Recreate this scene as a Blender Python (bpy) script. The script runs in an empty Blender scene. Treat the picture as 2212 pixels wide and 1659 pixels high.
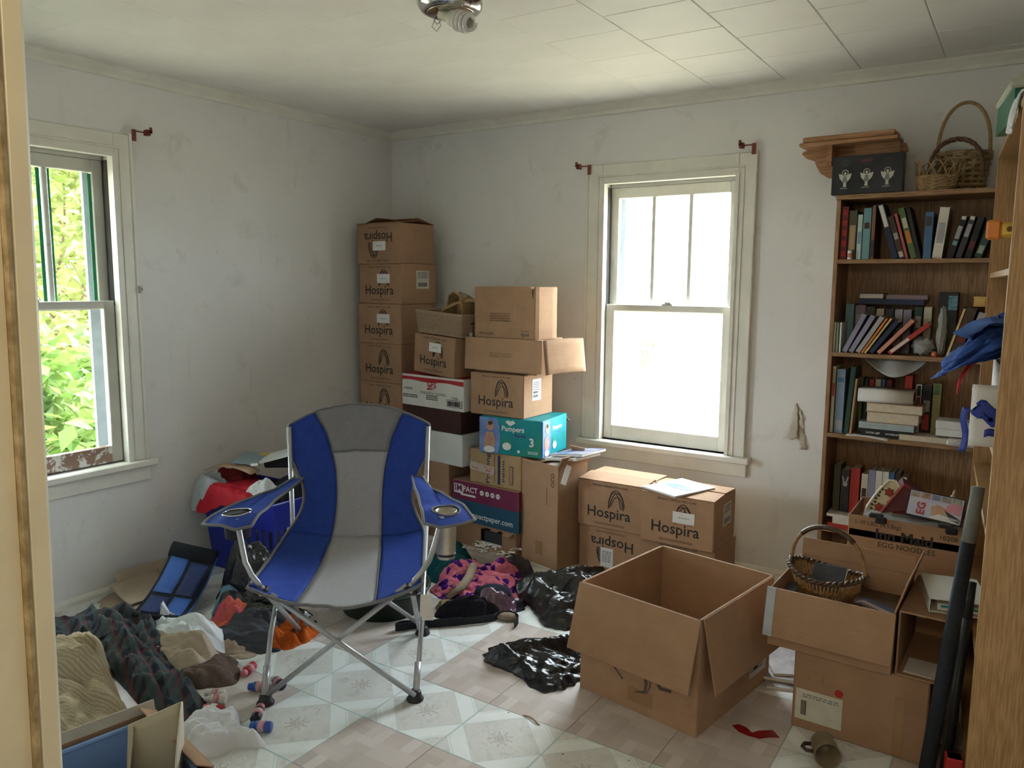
import bpy, math, random
from math import sin, cos, pi, radians
from mathutils import Vector, Matrix, noise
from mathutils.bvhtree import BVHTree
SC = bpy.context.scene
COL = SC.collection
# ---------------------------------------------------------------- camera, sky, light, exposure
cam = bpy.data.cameras.new('camera'); camo = bpy.data.objects.new('camera', cam); COL.objects.link(camo)
cam.sensor_fit = 'HORIZONTAL'; cam.sensor_width = 36.0; cam.lens = 1684.9 / 2212 * 36.0
cam.clip_start = 0.02; cam.clip_end = 300
_yaw, _pit, _rol = 0.5804, -0.1294, 0.0068
_f = Vector((-sin(_yaw)*cos(_pit), cos(_yaw)*cos(_pit), sin(_pit)))
_r = Vector((cos(_yaw), sin(_yaw), 0)); _u = _r.cross(_f)
_r2 = _r*cos(_rol)+_u*sin(_rol); _u2 = _u*cos(_rol)-_r*sin(_rol)
camo.matrix_world = Matrix(((_r2.x,_u2.x,-_f.x,3.4986),(_r2.y,_u2.y,-_f.y,-3.8978),(_r2.z,_u2.z,-_f.z,1.4549),(0,0,0,1)))
SC.camera = camo
world = bpy.data.worlds.new('overcast_sky'); SC.world = world; world.use_nodes = True
_bg = world.node_tree.nodes['Background']; _bg.inputs[0].default_value = (0.85, 0.93, 1.0, 1); _bg.inputs[1].default_value = 24.0
def portal(name, loc, rot, sx, sy):
    l = bpy.data.lights.new(name, 'AREA'); l.shape = 'RECTANGLE'; l.size = sx; l.size_y = sy
    l.cycles.is_portal = True
    o = bpy.data.objects.new(name, l); o.location = loc; o.rotation_euler = rot; COL.objects.link(o)
portal('window_portal', (1.905, 0.17, 1.30), (radians(-90),0,0), 0.80, 1.46)
portal('window_portal', (-0.17, -2.24, 1.31), (radians(-90),0,radians(90)), 0.80, 1.46)
hl = bpy.data.lights.new('hall_lamp_offscreen', 'POINT'); hl.energy = 16; hl.color = (1.0, 0.80, 0.52); hl.shadow_soft_size = 0.12
ho = bpy.data.objects.new('hall_lamp_offscreen', hl); ho.location = (3.3, -4.7, 2.15); COL.objects.link(ho)
vs = SC.view_settings; vs.view_transform = 'Standard'; vs.look = 'None'; vs.exposure = 0.58; vs.gamma = 1.0; vs.use_curve_mapping = False
# ---------------------------------------------------------------- helpers
class MB:
    def __init__(s): s.v = []; s.f = []
    def add(s, vs, fs):
        n = len(s.v); s.v += [tuple(v) for v in vs]; s.f += [tuple(i+n for i in f) for f in fs]; return s
    def box(s, x0, x1, y0, y1, z0, z1, M=None):
        vs = [Vector((x,y,z)) for z in (z0,z1) for y in (y0,y1) for x in (x0,x1)]
        if M is not None: vs = [M @ v for v in vs]
        return s.add(vs, [(0,2,3,1),(4,5,7,6),(0,1,5,4),(2,6,7,3),(0,4,6,2),(1,3,7,5)])
    def cbox(s, x0, x1, y0, y1, z0, z1, c=.004, M=None):   # box with chamfered edges
        P = []; idx = {}
        for ix,x in ((0,x0),(1,x1)):
            for iy,y in ((0,y0),(1,y1)):
                for iz,z in ((0,z0),(1,z1)):
                    sx = c if ix==0 else -c; sy = c if iy==0 else -c; sz = c if iz==0 else -c
                    for a,p in enumerate(((x,y+sy,z+sz),(x+sx,y,z+sz),(x+sx,y+sy,z))):
                        idx[ix,iy,iz,a] = len(P); P.append(Vector(p) if M is None else M @ Vector(p))
        F = []
        I = lambda ix,iy,iz,a: idx[ix,iy,iz,a]
        F.append([I(0,0,0,0),I(0,0,1,0),I(0,1,1,0),I(0,1,0,0)]); F.append([I(1,0,0,0),I(1,1,0,0),I(1,1,1,0),I(1,0,1,0)])
        F.append([I(0,0,0,1),I(1,0,0,1),I(1,0,1,1),I(0,0,1,1)]); F.append([I(0,1,0,1),I(0,1,1,1),I(1,1,1,1),I(1,1,0,1)])
        F.append([I(0,0,0,2),I(0,1,0,2),I(1,1,0,2),I(1,0,0,2)]); F.append([I(0,0,1,2),I(1,0,1,2),I(1,1,1,2),I(0,1,1,2)])
        for iy in (0,1):
            for iz in (0,1): F.append([I(0,iy,iz,1),I(1,iy,iz,1),I(1,iy,iz,2),I(0,iy,iz,2)])
        for ix in (0,1):
            for iz in (0,1): F.append([I(ix,0,iz,0),I(ix,1,iz,0),I(ix,1,iz,2),I(ix,0,iz,2)])
        for ix in (0,1):
            for iy in (0,1): F.append([I(ix,iy,0,0),I(ix,iy,1,0),I(ix,iy,1,1),I(ix,iy,0,1)])
        for ix in (0,1):
            for iy in (0,1):
                for iz in (0,1): F.append([I(ix,iy,iz,0),I(ix,iy,iz,1),I(ix,iy,iz,2)])
        return s.add(P, F)
    def tube(s, pts, r, seg=8, closed=False, caps=True):
        pts = [Vector(p) for p in pts]; n = len(pts); rr = r if isinstance(r,(list,tuple)) else [r]*n
        up = None; rings = []
        for i,p in enumerate(pts):
            a = pts[(i-1)%n] if (closed or i>0) else p; b = pts[(i+1)%n] if (closed or i<n-1) else p
            t = (b-a); t = t.normalized() if t.length>1e-9 else Vector((0,0,1))
            if up is None: up = t.orthogonal().normalized()
            up = (up - t*up.dot(t)); up = up.normalized() if up.length>1e-6 else t.orthogonal().normalized()
            w = t.cross(up)
            rings.append([p + (up*cos(2*pi*k/seg)+w*sin(2*pi*k/seg))*rr[i] for k in range(seg)])
        V = [v for ring in rings for v in ring]; F = []
        for i in range(n if closed else n-1):
            j = (i+1)%n
            for k in range(seg): F.append((i*seg+k, i*seg+(k+1)%seg, j*seg+(k+1)%seg, j*seg+k))
        if caps and not closed: F.append(tuple(range(seg-1,-1,-1))); F.append(tuple((n-1)*seg+k for k in range(seg)))
        return s.add(V, F)
    def lathe(s, prof, seg=24, M=None, sx=1, sy=1):
        V = []; F = []
        for r,z in prof:
            for k in range(seg):
                p = Vector((r*cos(2*pi*k/seg)*sx, r*sin(2*pi*k/seg)*sy, z)); V.append(M @ p if M is not None else p)
        for i in range(len(prof)-1):
            for k in range(seg): F.append((i*seg+k, i*seg+(k+1)%seg, (i+1)*seg+(k+1)%seg, (i+1)*seg+k))
        if prof[0][0]>1e-5: F.append(tuple(range(seg-1,-1,-1)))
        if prof[-1][0]>1e-5: F.append(tuple((len(prof)-1)*seg+k for k in range(seg)))
        return s.add(V, F)
    def prism(s, poly, z0, z1, M=None):    # extruded polygon
        n = len(poly); V = [Vector((x,y,z)) for z in (z0,z1) for x,y in poly]
        if M is not None: V = [M @ v for v in V]
        return s.add(V, [tuple(range(n-1,-1,-1)), tuple(range(n,2*n))] + [(i,(i+1)%n,n+(i+1)%n,n+i) for i in range(n)])
    def grid(s, fn, nu, nv):
        V = [fn(i/nu, j/nv) for j in range(nv+1) for i in range(nu+1)]; w = nu+1
        return s.add(V, [(j*w+i, j*w+i+1, (j+1)*w+i+1, (j+1)*w+i) for j in range(nv) for i in range(nu)])
    def sheet(s, fn, nu, nv, th):     # grid with thickness along normal
        V = [Vector(fn(i/nu, j/nv)) for j in range(nv+1) for i in range(nu+1)]; w = nu+1; N = []
        for j in range(nv+1):
            for i in range(nu+1):
                a = V[j*w+min(i+1,nu)]-V[j*w+max(i-1,0)]; b = V[min(j+1,nv)*w+i]-V[max(j-1,0)*w+i]
                n = a.cross(b); N.append(n.normalized() if n.length>1e-12 else Vector((0,0,1)))
        m = len(V); A = [v+n*th/2 for v,n in zip(V,N)]+[v-n*th/2 for v,n in zip(V,N)]
        F = []
        for j in range(nv):
            for i in range(nu):
                q = (j*w+i, j*w+i+1, (j+1)*w+i+1, (j+1)*w+i); F.append(q); F.append(tuple(m+k for k in reversed(q)))
        for i in range(nu):
            F.append((i+1,i,m+i,m+i+1)); k=nv*w; F.append((k+i,k+i+1,m+k+i+1,m+k+i))
        for j in range(nv):
            F.append((j*w,(j+1)*w,m+(j+1)*w,m+j*w)); k=nu; F.append(((j+1)*w+k,j*w+k,m+j*w+k,m+(j+1)*w+k))
        return s.add(A, F)
    def mesh(s, name, mat, smooth=False):
        me = bpy.data.meshes.new(name); me.from_pydata(s.v, [], s.f); me.update()
        if mat: me.materials.append(mat)
        if smooth: me.polygons.foreach_set('use_smooth', [True]*len(me.polygons))
        return me
    def build(s, name, mat, parent=None, smooth=False, loc=None, rot=None):
        return obj(name, s.mesh(name, mat, smooth), parent, loc, rot)
def obj(name, me, parent=None, loc=None, rot=None):
    o = bpy.data.objects.new(name, me); COL.objects.link(o)
    if parent is not None: o.parent = parent
    if loc is not None: o.location = loc
    if rot is not None: o.rotation_euler = rot
    return o
def tag(o, label=None, cat=None, group=None, kind=None):
    if label: o['label'] = label
    if cat: o['category'] = cat
    if group: o['group'] = group
    if kind: o['kind'] = kind
    return o
def thing(name, label, cat, loc=(0,0,0), rot=(0,0,0), group=None):
    o = bpy.data.objects.new(name, None); COL.objects.link(o); o.location = loc; o.rotation_euler = rot; o.empty_display_size = .05
    return tag(o, label, cat, group)
def struct(o): o['kind'] = 'structure'; return o
# ---------------------------------------------------------------- materials
def srgb(h):
    h = h.lstrip('#'); c = [int(h[i:i+2],16)/255 for i in (0,2,4)]
    return tuple(x/12.92 if x<=.04045 else ((x+.055)/1.055)**2.4 for x in c)+(1,)
def C(c): return srgb(c) if isinstance(c,str) else (tuple(c)+(1,) if len(c)==3 else tuple(c))
class NT:
    def __init__(s, name):
        s.m = bpy.data.materials.new(name); s.m.use_nodes = True; s.t = s.m.node_tree; s.b = s.t.nodes['Principled BSDF']
        s.tc = s.t.nodes.new('ShaderNodeTexCoord'); s.obj = s.tc.outputs['Object']
    def n(s, typ, **kw):
        x = s.t.nodes.new('ShaderNode'+typ)
        for k,v in kw.items():
            if k in x.inputs: x.inputs[k].default_value = v
            else: setattr(x, k, v)
        return x
    def l(s, a, b): s.t.links.new(a, b)
    def noise(s, scale, detail=3, vec=None, rough=.55, dist=0):
        x = s.n('TexNoise', Scale=scale, Detail=detail, Roughness=rough, Distortion=dist); s.l(vec or s.obj, x.inputs['Vector']); return x.outputs['Fac']
    def mapping(s, scale=(1,1,1), rot=(0,0,0), loc=(0,0,0), vec=None):
        x = s.n('Mapping'); x.inputs['Scale'].default_value = scale; x.inputs['Rotation'].default_value = rot; x.inputs['Location'].default_value = loc
        s.l(vec or s.obj, x.inputs['Vector']); return x.outputs[0]
    def ramp(s, fac, stops, interp='LINEAR'):
        x = s.n('ValToRGB'); x.color_ramp.interpolation = interp; e = x.color_ramp.elements
        while len(e) < len(stops): e.new(.5)
        for i,(p,c) in enumerate(stops): e[i].position = p; e[i].color = C(c)
        s.l(fac, x.inputs[0]); return x.outputs[0]
    def mix(s, fac, a, b, mode='MIX'):
        x = s.n('Mix', data_type='RGBA', blend_type=mode)
        for sock,val in ((x.inputs[0],fac),(x.inputs[6],a),(x.inputs[7],b)):
            if hasattr(val,'is_output'): s.l(val, sock)
            elif isinstance(val,(int,float)): sock.default_value = val
            else: sock.default_value = C(val)
        return x.outputs[2]
    def math(s, op, a, b=0.0, c=None):
        x = s.n('Math', operation=op)
        for i,v in enumerate((a,b,c)):
            if v is None: continue
            if hasattr(v,'is_output'): s.l(v, x.inputs[i])
            else: x.inputs[i].default_value = v
        return x.outputs[0]
    def bump(s, h, strength=.3, dist=.002):
        x = s.n('Bump', Strength=strength, Distance=dist); s.l(h, x.inputs['Height']); s.l(x.outputs[0], s.b.inputs['Normal'])
    def col(s, v):
        if hasattr(v,'is_output'): s.l(v, s.b.inputs['Base Color'])
        else: s.b.inputs['Base Color'].default_value = C(v)
    def set(s, rough=.7, metal=0, spec=.4):
        s.b.inputs['Roughness'].default_value = rough; s.b.inputs['Metallic'].default_value = metal; s.b.inputs['Specular IOR Level'].default_value = spec
        return s
_mc = {}
def M(name, c1, c2=None, rough=.75, scale=25, bump=0, bscale=150, metal=0, spec=.35, bdist=.001):
    if name in _mc: return _mc[name]
    t = NT(name); t.set(rough, metal, spec)
    c1 = C(c1)
    c2 = C(c2) if c2 is not None else tuple(x*.86 for x in c1[:3])+(1,)
    t.col(t.ramp(t.noise(scale, 4), [(.35,c1),(.68,c2)]))
    if bump: t.bump(t.noise(bscale, 4), bump, bdist)
    _mc[name] = t.m; return t.m
def cardboard(name, c1, c2, stripe=True):
    t = NT(name); t.set(.85, 0, .2)
    oi = t.n('ObjectInfo')
    base = t.ramp(t.noise(14,5), [(.3,c1),(.72,c2)])
    fine = t.noise(1.0, 3, t.mapping((6,6,260)))
    base = t.mix(.028, base, t.ramp(fine, [(.4,(.09,.05,.025)),(.6,(.75,.55,.38))]))
    stain = t.noise(5, 4, rough=.65)
    base = t.mix(t.ramp(stain, [(.6,(0,0,0)),(.8,(.35,.35,.35))]), base, (.16,.09,.045))
    hsv = t.n('HueSaturation'); t.l(base, hsv.inputs['Color'])
    t.l(t.math('ADD', t.math('MULTIPLY', oi.outputs['Random'], .16), .92), hsv.inputs['Value']); t.col(hsv.outputs[0])
    t.bump(t.noise(1.0, 2, t.mapping((4,4,330))), .05, .001)
    return t.m
def wood(name, c1, c2, rough=.45, axis='Z', spec=.4, fine=1):
    t = NT(name); t.set(rough, 0, spec)
    sc = {'X':(2.2,38,38),'Y':(38,2.2,38),'Z':(38,38,2.2)}[axis]
    g = t.noise(1.0, 5, t.mapping(sc), .6, .6); g2 = t.noise(1.0, 3, t.mapping(tuple(x*5 for x in sc)))
    c = t.ramp(g, [(.3,c1),(.72,c2)])
    c = t.mix(.18*fine, c, t.ramp(g2, [(.42,(.05,.025,.01)),(.6,(.7,.5,.3))]))
    t.col(c); t.bump(g2, .05, .0006); return t.m
# ---------------------------------------------------------------- special materials
def mat_wall():
    t = NT('wall_paint'); t.set(.7, 0, .3)
    c = t.ramp(t.noise(2.2, 5), [(.3,(.70,.69,.665)),(.7,(.76,.75,.73))])
    g = t.noise(5.5, 6, rough=.7, dist=.4); c = t.mix(t.ramp(g, [(.57,(0,0,0)),(.82,(.5,.5,.5))]), c, (.36,.33,.27))
    g2 = t.noise(34, 3, rough=.6); c = t.mix(t.ramp(g2, [(.70,(0,0,0)),(.78,(.6,.6,.6))]), c, (.36,.33,.28))
    v = t.n('TexVoronoi', Scale=5.0); v.inputs['Randomness'].default_value = 1; t.l(t.obj, v.inputs['Vector'])
    c = t.mix(t.ramp(v.outputs['Distance'], [(.012,(.6,.6,.6)),(.022,(0,0,0))]), c, (.08,.07,.06))
    st = t.noise(1.0, 4, t.mapping((9,9,1.4)), .6); c = t.mix(t.ramp(st, [(.62,(0,0,0)),(.75,(.22,.22,.22))]), c, (.46,.41,.33))
    t.col(c); t.bump(t.noise(60, 4), .25, .0015); return t.m
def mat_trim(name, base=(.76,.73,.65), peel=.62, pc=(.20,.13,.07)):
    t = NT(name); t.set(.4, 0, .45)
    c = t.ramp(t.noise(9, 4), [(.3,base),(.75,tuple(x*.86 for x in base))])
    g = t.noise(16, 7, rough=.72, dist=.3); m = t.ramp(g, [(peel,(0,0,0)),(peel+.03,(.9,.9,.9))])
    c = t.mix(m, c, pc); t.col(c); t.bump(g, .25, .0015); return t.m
def mat_ceil():
    t = NT('ceiling_paint'); t.set(.62, 0, .35)
    c = t.ramp(t.noise(3.2, 4), [(.3,(.735,.71,.65)),(.7,(.79,.765,.71))])
    c = t.mix(t.ramp(t.noise(7, 5, rough=.65), [(.63,(0,0,0)),(.85,(.3,.3,.3))]), c, (.52,.47,.36))
    t.col(c); t.bump(t.noise(45, 3), .12, .001); return t.m
T = 0.3048
def mat_flower():
    t = NT('floral_vinyl'); t.set(.32, 0, .45)
    sp = t.n('SeparateXYZ'); t.l(t.obj, sp.inputs[0])
    u = t.math('DIVIDE', t.math('ABSOLUTE', sp.outputs[0]), T); v = t.math('DIVIDE', t.math('ABSOLUTE', sp.outputs[1]), T)
    s = t.math('ADD', u, v); e = t.math('MAXIMUM', u, v)
    wc = t.n('NewGeometry').outputs['Position']
    marble = t.ramp(t.noise(20, 6, wc, .65, 1.2), [(.3,(.53,.53,.50)),(.5,(.69,.69,.66)),(.72,(.60,.60,.56))])
    white = t.ramp(t.noise(12, 3, wc), [(.3,(.76,.80,.79)),(.7,(.84,.86,.845))])
    c = t.mix(t.math('GREATER_THAN', s, .50), marble, white)
    def band(x, a, b): return t.math('MULTIPLY', t.math('GREATER_THAN', x, a), t.math('LESS_THAN', x, b))
    c = t.mix(t.math('MULTIPLY', band(s,.49,.502),.5), c, (.52,.66,.63))
    c = t.mix(t.math('MULTIPLY', band(s,.735,.752),.6), c, (.50,.66,.63))
    c = t.mix(t.math('GREATER_THAN', s, .775), c, marble)
    c = t.mix(t.math('MULTIPLY', t.math('GREATER_THAN', e, .489),.75), c, (.42,.58,.55))
    # flower medallion
    r = t.math('SQRT', t.math('ADD', t.math('MULTIPLY', sp.outputs[0], sp.outputs[0]), t.math('MULTIPLY', sp.outputs[1], sp.outputs[1])))
    th = t.math('ARCTAN2', sp.outputs[1], sp.outputs[0])
    pet = t.math('ADD', t.math('MULTIPLY', t.math('SINE', t.math('MULTIPLY', th, 6)), .005), .020)
    ring = t.math('LESS_THAN', t.math('ABSOLUTE', t.math('SUBTRACT', r, pet)), .0018)
    core = band(r, .006, .0095); fan = t.math('MULTIPLY', band(r,.026,.042), t.math('GREATER_THAN', t.math('SINE', t.math('MULTIPLY', th, 9)), .8))
    m = t.math('MINIMUM', t.math('ADD', t.math('ADD', ring, core), t.math('MULTIPLY', fan, .7)), 1)
    c = t.mix(t.math('MULTIPLY', m, .75), c, (.36,.28,.24))
    c = t.mix(t.math('MULTIPLY', t.math('LESS_THAN', r, pet), .15), c, (.45,.36,.32))
    dirt = t.noise(4.5, 6, wc, .68); c = t.mix(t.ramp(dirt, [(.56,(0,0,0)),(.8,(.42,.42,.42))]), c, (.33,.28,.20))
    vv = t.n('TexVoronoi', Scale=11.0); t.l(wc, vv.inputs['Vector'])
    c = t.mix(t.ramp(vv.outputs['Distance'], [(.035,(.8,.8,.8)),(.05,(0,0,0))]), c, (.09,.07,.05))
    t.col(c); t.bump(t.noise(70, 3, wc), .06, .0006); return t.m
def mat_parquet():
    t = NT('parquet_vinyl'); t.set(.34, 0, .42)
    wc = t.n('NewGeometry').outputs['Position']
    k = 8/T
    a = t.n('VectorMath', operation='FLOOR'); t.l(t.mapping((k,k/2,0)), a.inputs[0])
    b = t.n('VectorMath', operation='FLOOR'); t.l(t.mapping((k/2,k,0)), b.inputs[0])
    ck = t.n('TexChecker', Scale=1.0); t.l(t.mapping((k/2,k/2,0),(0,0,0),(.01,.01,.5)), ck.inputs['Vector'])
    wa = t.n('TexWhiteNoise'); t.l(a.outputs[0], wa.inputs[0]); wb = t.n('TexWhiteNoise'); t.l(b.outputs[0], wb.inputs[0])
    w = t.mix(ck.outputs['Fac'], wa.outputs['Value'], wb.outputs['Value'])
    c = t.ramp(w, [(0,(.475,.41,.37)),(.5,(.55,.48,.44)),(1,(.63,.565,.53))])
    sp = t.n('SeparateXYZ'); t.l(t.obj, sp.inputs[0])
    e = t.math('MAXIMUM', t.math('ABSOLUTE', sp.outputs[0]), t.math('ABSOLUTE', sp.outputs[1]))
    c = t.mix(t.math('MULTIPLY', t.math('GREATER_THAN', e, T*.4925), .5), c, (.22,.18,.15))
    dirt = t.noise(4.5, 6, wc, .68); c = t.mix(t.ramp(dirt, [(.56,(0,0,0)),(.8,(.4,.4,.4))]), c, (.30,.24,.18))
    t.col(c); t.bump(t.noise(90, 3, wc), .06, .0006); return t.m
def mat_glass():
    t = NT('window_glass'); tr = t.n('BsdfTransparent'); tr.inputs[0].default_value = (.96,.98,.98,1)
    gl = t.n('BsdfGlossy'); gl.inputs['Roughness'].default_value = .03
    mx = t.n('MixShader'); mx.inputs[0].default_value = .05; t.l(tr.outputs[0], mx.inputs[1]); t.l(gl.outputs[0], mx.inputs[2])
    t.l(mx.outputs[0], t.t.nodes['Material Output'].inputs['Surface']); return t.m
def mat_clear(name, col=(.9,.92,.93), fac=.18, rough=.08):
    t = NT(name); tr = t.n('BsdfTransparent'); tr.inputs[0].default_value = C(col)
    t.set(rough, 0, .8); t.b.inputs['Base Color'].default_value = (.75,.77,.78,1)
    mx = t.n('MixShader'); mx.inputs[0].default_value = fac; t.l(tr.outputs[0], mx.inputs[1]); t.l(t.b.outputs[0], mx.inputs[2])
    t.l(mx.outputs[0], t.t.nodes['Material Output'].inputs['Surface']); return t.m
def mat_leaf(name, c1, c2):
    t = NT(name); t.set(.55, 0, .4); gi = t.n('NewGeometry')
    c = t.ramp(gi.outputs['Random Per Island'], [(0,c1),(1,c2)]); t.col(c)
    tl = t.n('BsdfTranslucent'); t.l(c, tl.inputs[0]); mx = t.n('MixShader'); mx.inputs[0].default_value = .45
    t.l(t.b.outputs[0], mx.inputs[1]); t.l(tl.outputs[0], mx.inputs[2]); t.l(mx.outputs[0], t.t.nodes['Material Output'].inputs['Surface']); return t.m
def mat_trash(name='black_bag_plastic', c=(.008,.008,.009)):
    t = NT(name); t.set(.22, 0, .6); t.col(c)
    v = t.noise(26, 5, rough=.6, dist=1.2); v2 = t.noise(9, 3, dist=.8)
    t.bump(t.math('ADD', v, t.math('MULTIPLY', v2, 2)), .55, .006); return t.m
def mat_stripe(name, a, b, period, ang=0, width=.5, soft=.1):
    t = NT(name); t.set(.9, 0, .2); w = t.n('TexWave', Scale=1.0, Distortion=.0); w.bands_direction = 'X'
    t.l(t.mapping((.314/period,)*3, (0,0,ang)), w.inputs['Vector'])
    c = t.ramp(w.outputs['Fac'], [(max(0,width-soft),a),(min(1,width+soft),b)])
    t.col(c); t.bump(t.noise(30,4), .35, .003); return t.m
def mat_plaid(name, base, g, r, period=.10, ang=.4):
    t = NT(name); t.set(.92, 0, .15)
    def st(a, p, lo, hi, ph=0):
        w = t.n('TexWave', Scale=1.0); w.bands_direction = 'X'; w.inputs['Phase Offset'].default_value = ph
        t.l(t.mapping((.314/p,)*3, (0,0,a)), w.inputs['Vector']); return t.ramp(w.outputs['Fac'], [(lo,(0,0,0)),(hi,(1,1,1))])
    c = t.mix(.0, base, base)
    c = t.mix(t.mix(.5, (0,0,0), st(ang,period,.45,.6)), c, g); c = t.mix(t.mix(.5,(0,0,0), st(ang+pi/2,period,.45,.6)), c, g)
    c = t.mix(t.mix(.7,(0,0,0), st(ang,period,.965,.99,1.5)), c, r); c = t.mix(t.mix(.7,(0,0,0), st(ang+pi/2,period,.965,.99,1.5)), c, r)
    t.col(c); t.bump(t.noise(40,4), .3, .002); return t.m
def mat_cloth(name, c, c2=None, bump=.4, rough=.92): return M(name, c, c2, rough, 9, bump, 45, 0, .15, .003)
def mat_mesh_fabric():
    t = NT('grey_mesh_fabric'); t.set(.75, 0, .3)
    t.col(t.ramp(t.noise(420, 2), [(.35,(.36,.355,.37)),(.65,(.50,.495,.51))]))
    tr = t.n('BsdfTransparent'); mx = t.n('MixShader'); mx.inputs[0].default_value = .16; t.l(t.b.outputs[0], mx.inputs[1]); t.l(tr.outputs[0], mx.inputs[2])
    t.l(mx.outputs[0], t.t.nodes['Material Output'].inputs['Surface']); return t.m
def mat_crochet():
    t = NT('crochet_wool'); t.set(.95, 0, .1)
    v = t.n('TexVoronoi', Scale=34.0); v.inputs['Randomness'].default_value = .75; t.l(t.obj, v.inputs['Vector'])
    c = t.ramp(v.outputs['Color'], [(.0,(.035,.008,.11)),(.42,(.07,.012,.17)),(.46,(.55,.13,.20)),(1,(.62,.20,.22))], 'LINEAR')
    t.col(c)
    t.bump(t.math('SUBTRACT', 1, v.outputs['Distance']), .9, .012); return t.m
WALL = mat_wall(); CEIL = mat_ceil(); GLASS = mat_glass(); FLOWER = mat_flower(); PARQ = mat_parquet(); TRASH = mat_trash()
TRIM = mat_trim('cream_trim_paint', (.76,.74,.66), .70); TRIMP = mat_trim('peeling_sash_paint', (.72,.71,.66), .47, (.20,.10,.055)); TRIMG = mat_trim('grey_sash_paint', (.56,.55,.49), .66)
JAMB = mat_trim('yellowed_jamb_paint', (.74,.68,.51), .69, (.30,.22,.12))
CARD = cardboard('cardboard', (.385,.235,.140), (.335,.200,.118)); CARDL = CARDD = CARDI = CARD
INK = M('black_ink', (.028,.022,.020), (.045,.036,.03), .7, 60)
BROWNINK = M('faded_ink', (.15,.08,.045), (.19,.11,.06), .8, 60)
LABEL = M('white_label', (.74,.74,.72), (.68,.68,.66), .6, 30); PAPER = M('white_paper', (.72,.70,.66), (.64,.61,.56), .8, 12)
GREYINK = M('grey_ink', (.25,.25,.26), None, .7)
TAPE = M('brown_tape', (.34,.20,.10), (.29,.165,.08), .25, 12, 0, 1, 0, .5)
STEEL = M('grey_tube_steel', (.46,.47,.48), (.39,.40,.41), .34, 14, .05, 60, .35, .5); BLACKP = M('black_plastic', (.015,.015,.016), (.025,.025,.026), .45, 20)
CHROME = M('chrome', (.75,.74,.70), (.62,.61,.58), .12, 8, 0, 1, 1.0, .5)
SHELFW = wood('bookcase_veneer', (.30,.165,.075), (.235,.12,.05), .45, 'X'); SHELFV = wood('bookcase_side_veneer', (.30,.165,.075), (.235,.12,.05), .45, 'Z')
OAK = wood('oak_veneer', (.42,.245,.10), (.33,.18,.065), .42, 'Z'); BACKB = SHELFV
PAGES = M('book_pages', (.66,.58,.45), (.56,.47,.35), .85, 90); PAGESW = M('white_pages', (.72,.70,.64), (.62,.60,.54), .85, 90)
RUST = M('rusty_bracket', (.22,.05,.035), (.14,.03,.02), .6, 60)
# ---------------------------------------------------------------- the room
RX1, RY0, H = 3.90, -3.55, 2.40
HY = -5.1      # hall end
W1 = dict(a=1.535, b=2.275); W2 = dict(a=-2.610, b=-1.868)   # window openings along x / y
WZ0, WZ1 = 0.585, 2.0
m = MB()
m.box(-.14, W1['a'], 0, .14, 0, H).box(W1['b'], RX1+.14, 0, .14, 0, H).box(W1['a'], W1['b'], 0, .14, 0, WZ0).box(W1['a'], W1['b'], 0, .14, WZ1, H)
wall_back = struct(m.build('wall_back', WALL))
m = MB(); z0, z1 = WZ0+.02, WZ1+.02
m.box(-.14, 0, RY0-.12, W2['a'], 0, H).box(-.14, 0, W2['b'], 0, 0, H).box(-.14, 0, W2['a'], W2['b'], 0, z0).box(-.14, 0, W2['a'], W2['b'], z1, H)
wall_left = struct(m.build('wall_left', WALL))
struct(MB().box(RX1, RX1+.14, HY, 0, 0, H).build('wall_right', WALL))
m = MB(); m.box(0, 2.60, RY0-.12, RY0, 0, H).box(3.62, RX1, RY0-.12, RY0, 0, H).box(2.60, 3.62, RY0-.12, RY0, 2.08, H)
struct(m.build('wall_front', WALL))
struct(MB().box(1.2, RX1+.14, HY-.12, HY, 0, H).build('wall_hall', WALL)); struct(MB().box(1.08, 1.2, HY-.12, RY0-.12, 0, H).build('wall_hall_end', WALL))
# floor and its tiles
floor = struct(MB().box(-.14, RX1+.14, HY-.12, .14, -.12, -.004).build('floor', M('floor_board', (.25,.2,.15))))
GX, GY = 1.7343, -2.1097
ft = {}
def tile_mesh(kind, x0, x1, y0, y1):
    k = (kind, round(x0,4), round(x1,4), round(y0,4), round(y1,4))
    if k not in ft:
        ft[k] = MB().cbox(x0, x1, y0, y1, -.004, 0, .0008).mesh('tile', FLOWER if kind == 'f' else PARQ)
    return ft[k]
for i in range(-7, 9):
    for j in range(-6, 8):
        cx, cy = GX+(i+.5)*T, GY+(j+.5)*T
        x0 = max(-T/2, 0-cx); x1 = min(T/2, RX1-cx); y0 = max(-T/2, RY0-cy); y1 = min(T/2, 0-cy)
        if x1-x0 < .02 or y1-y0 < .02: continue
        fl = (j % 3 == 0) or i == -1 or i == 4 or i <= -4 or (i == -2 and j == 0)
        obj('tile', tile_mesh('f' if fl else 'p', x0, x1, y0, y1), floor, (cx, cy, 0))
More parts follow.
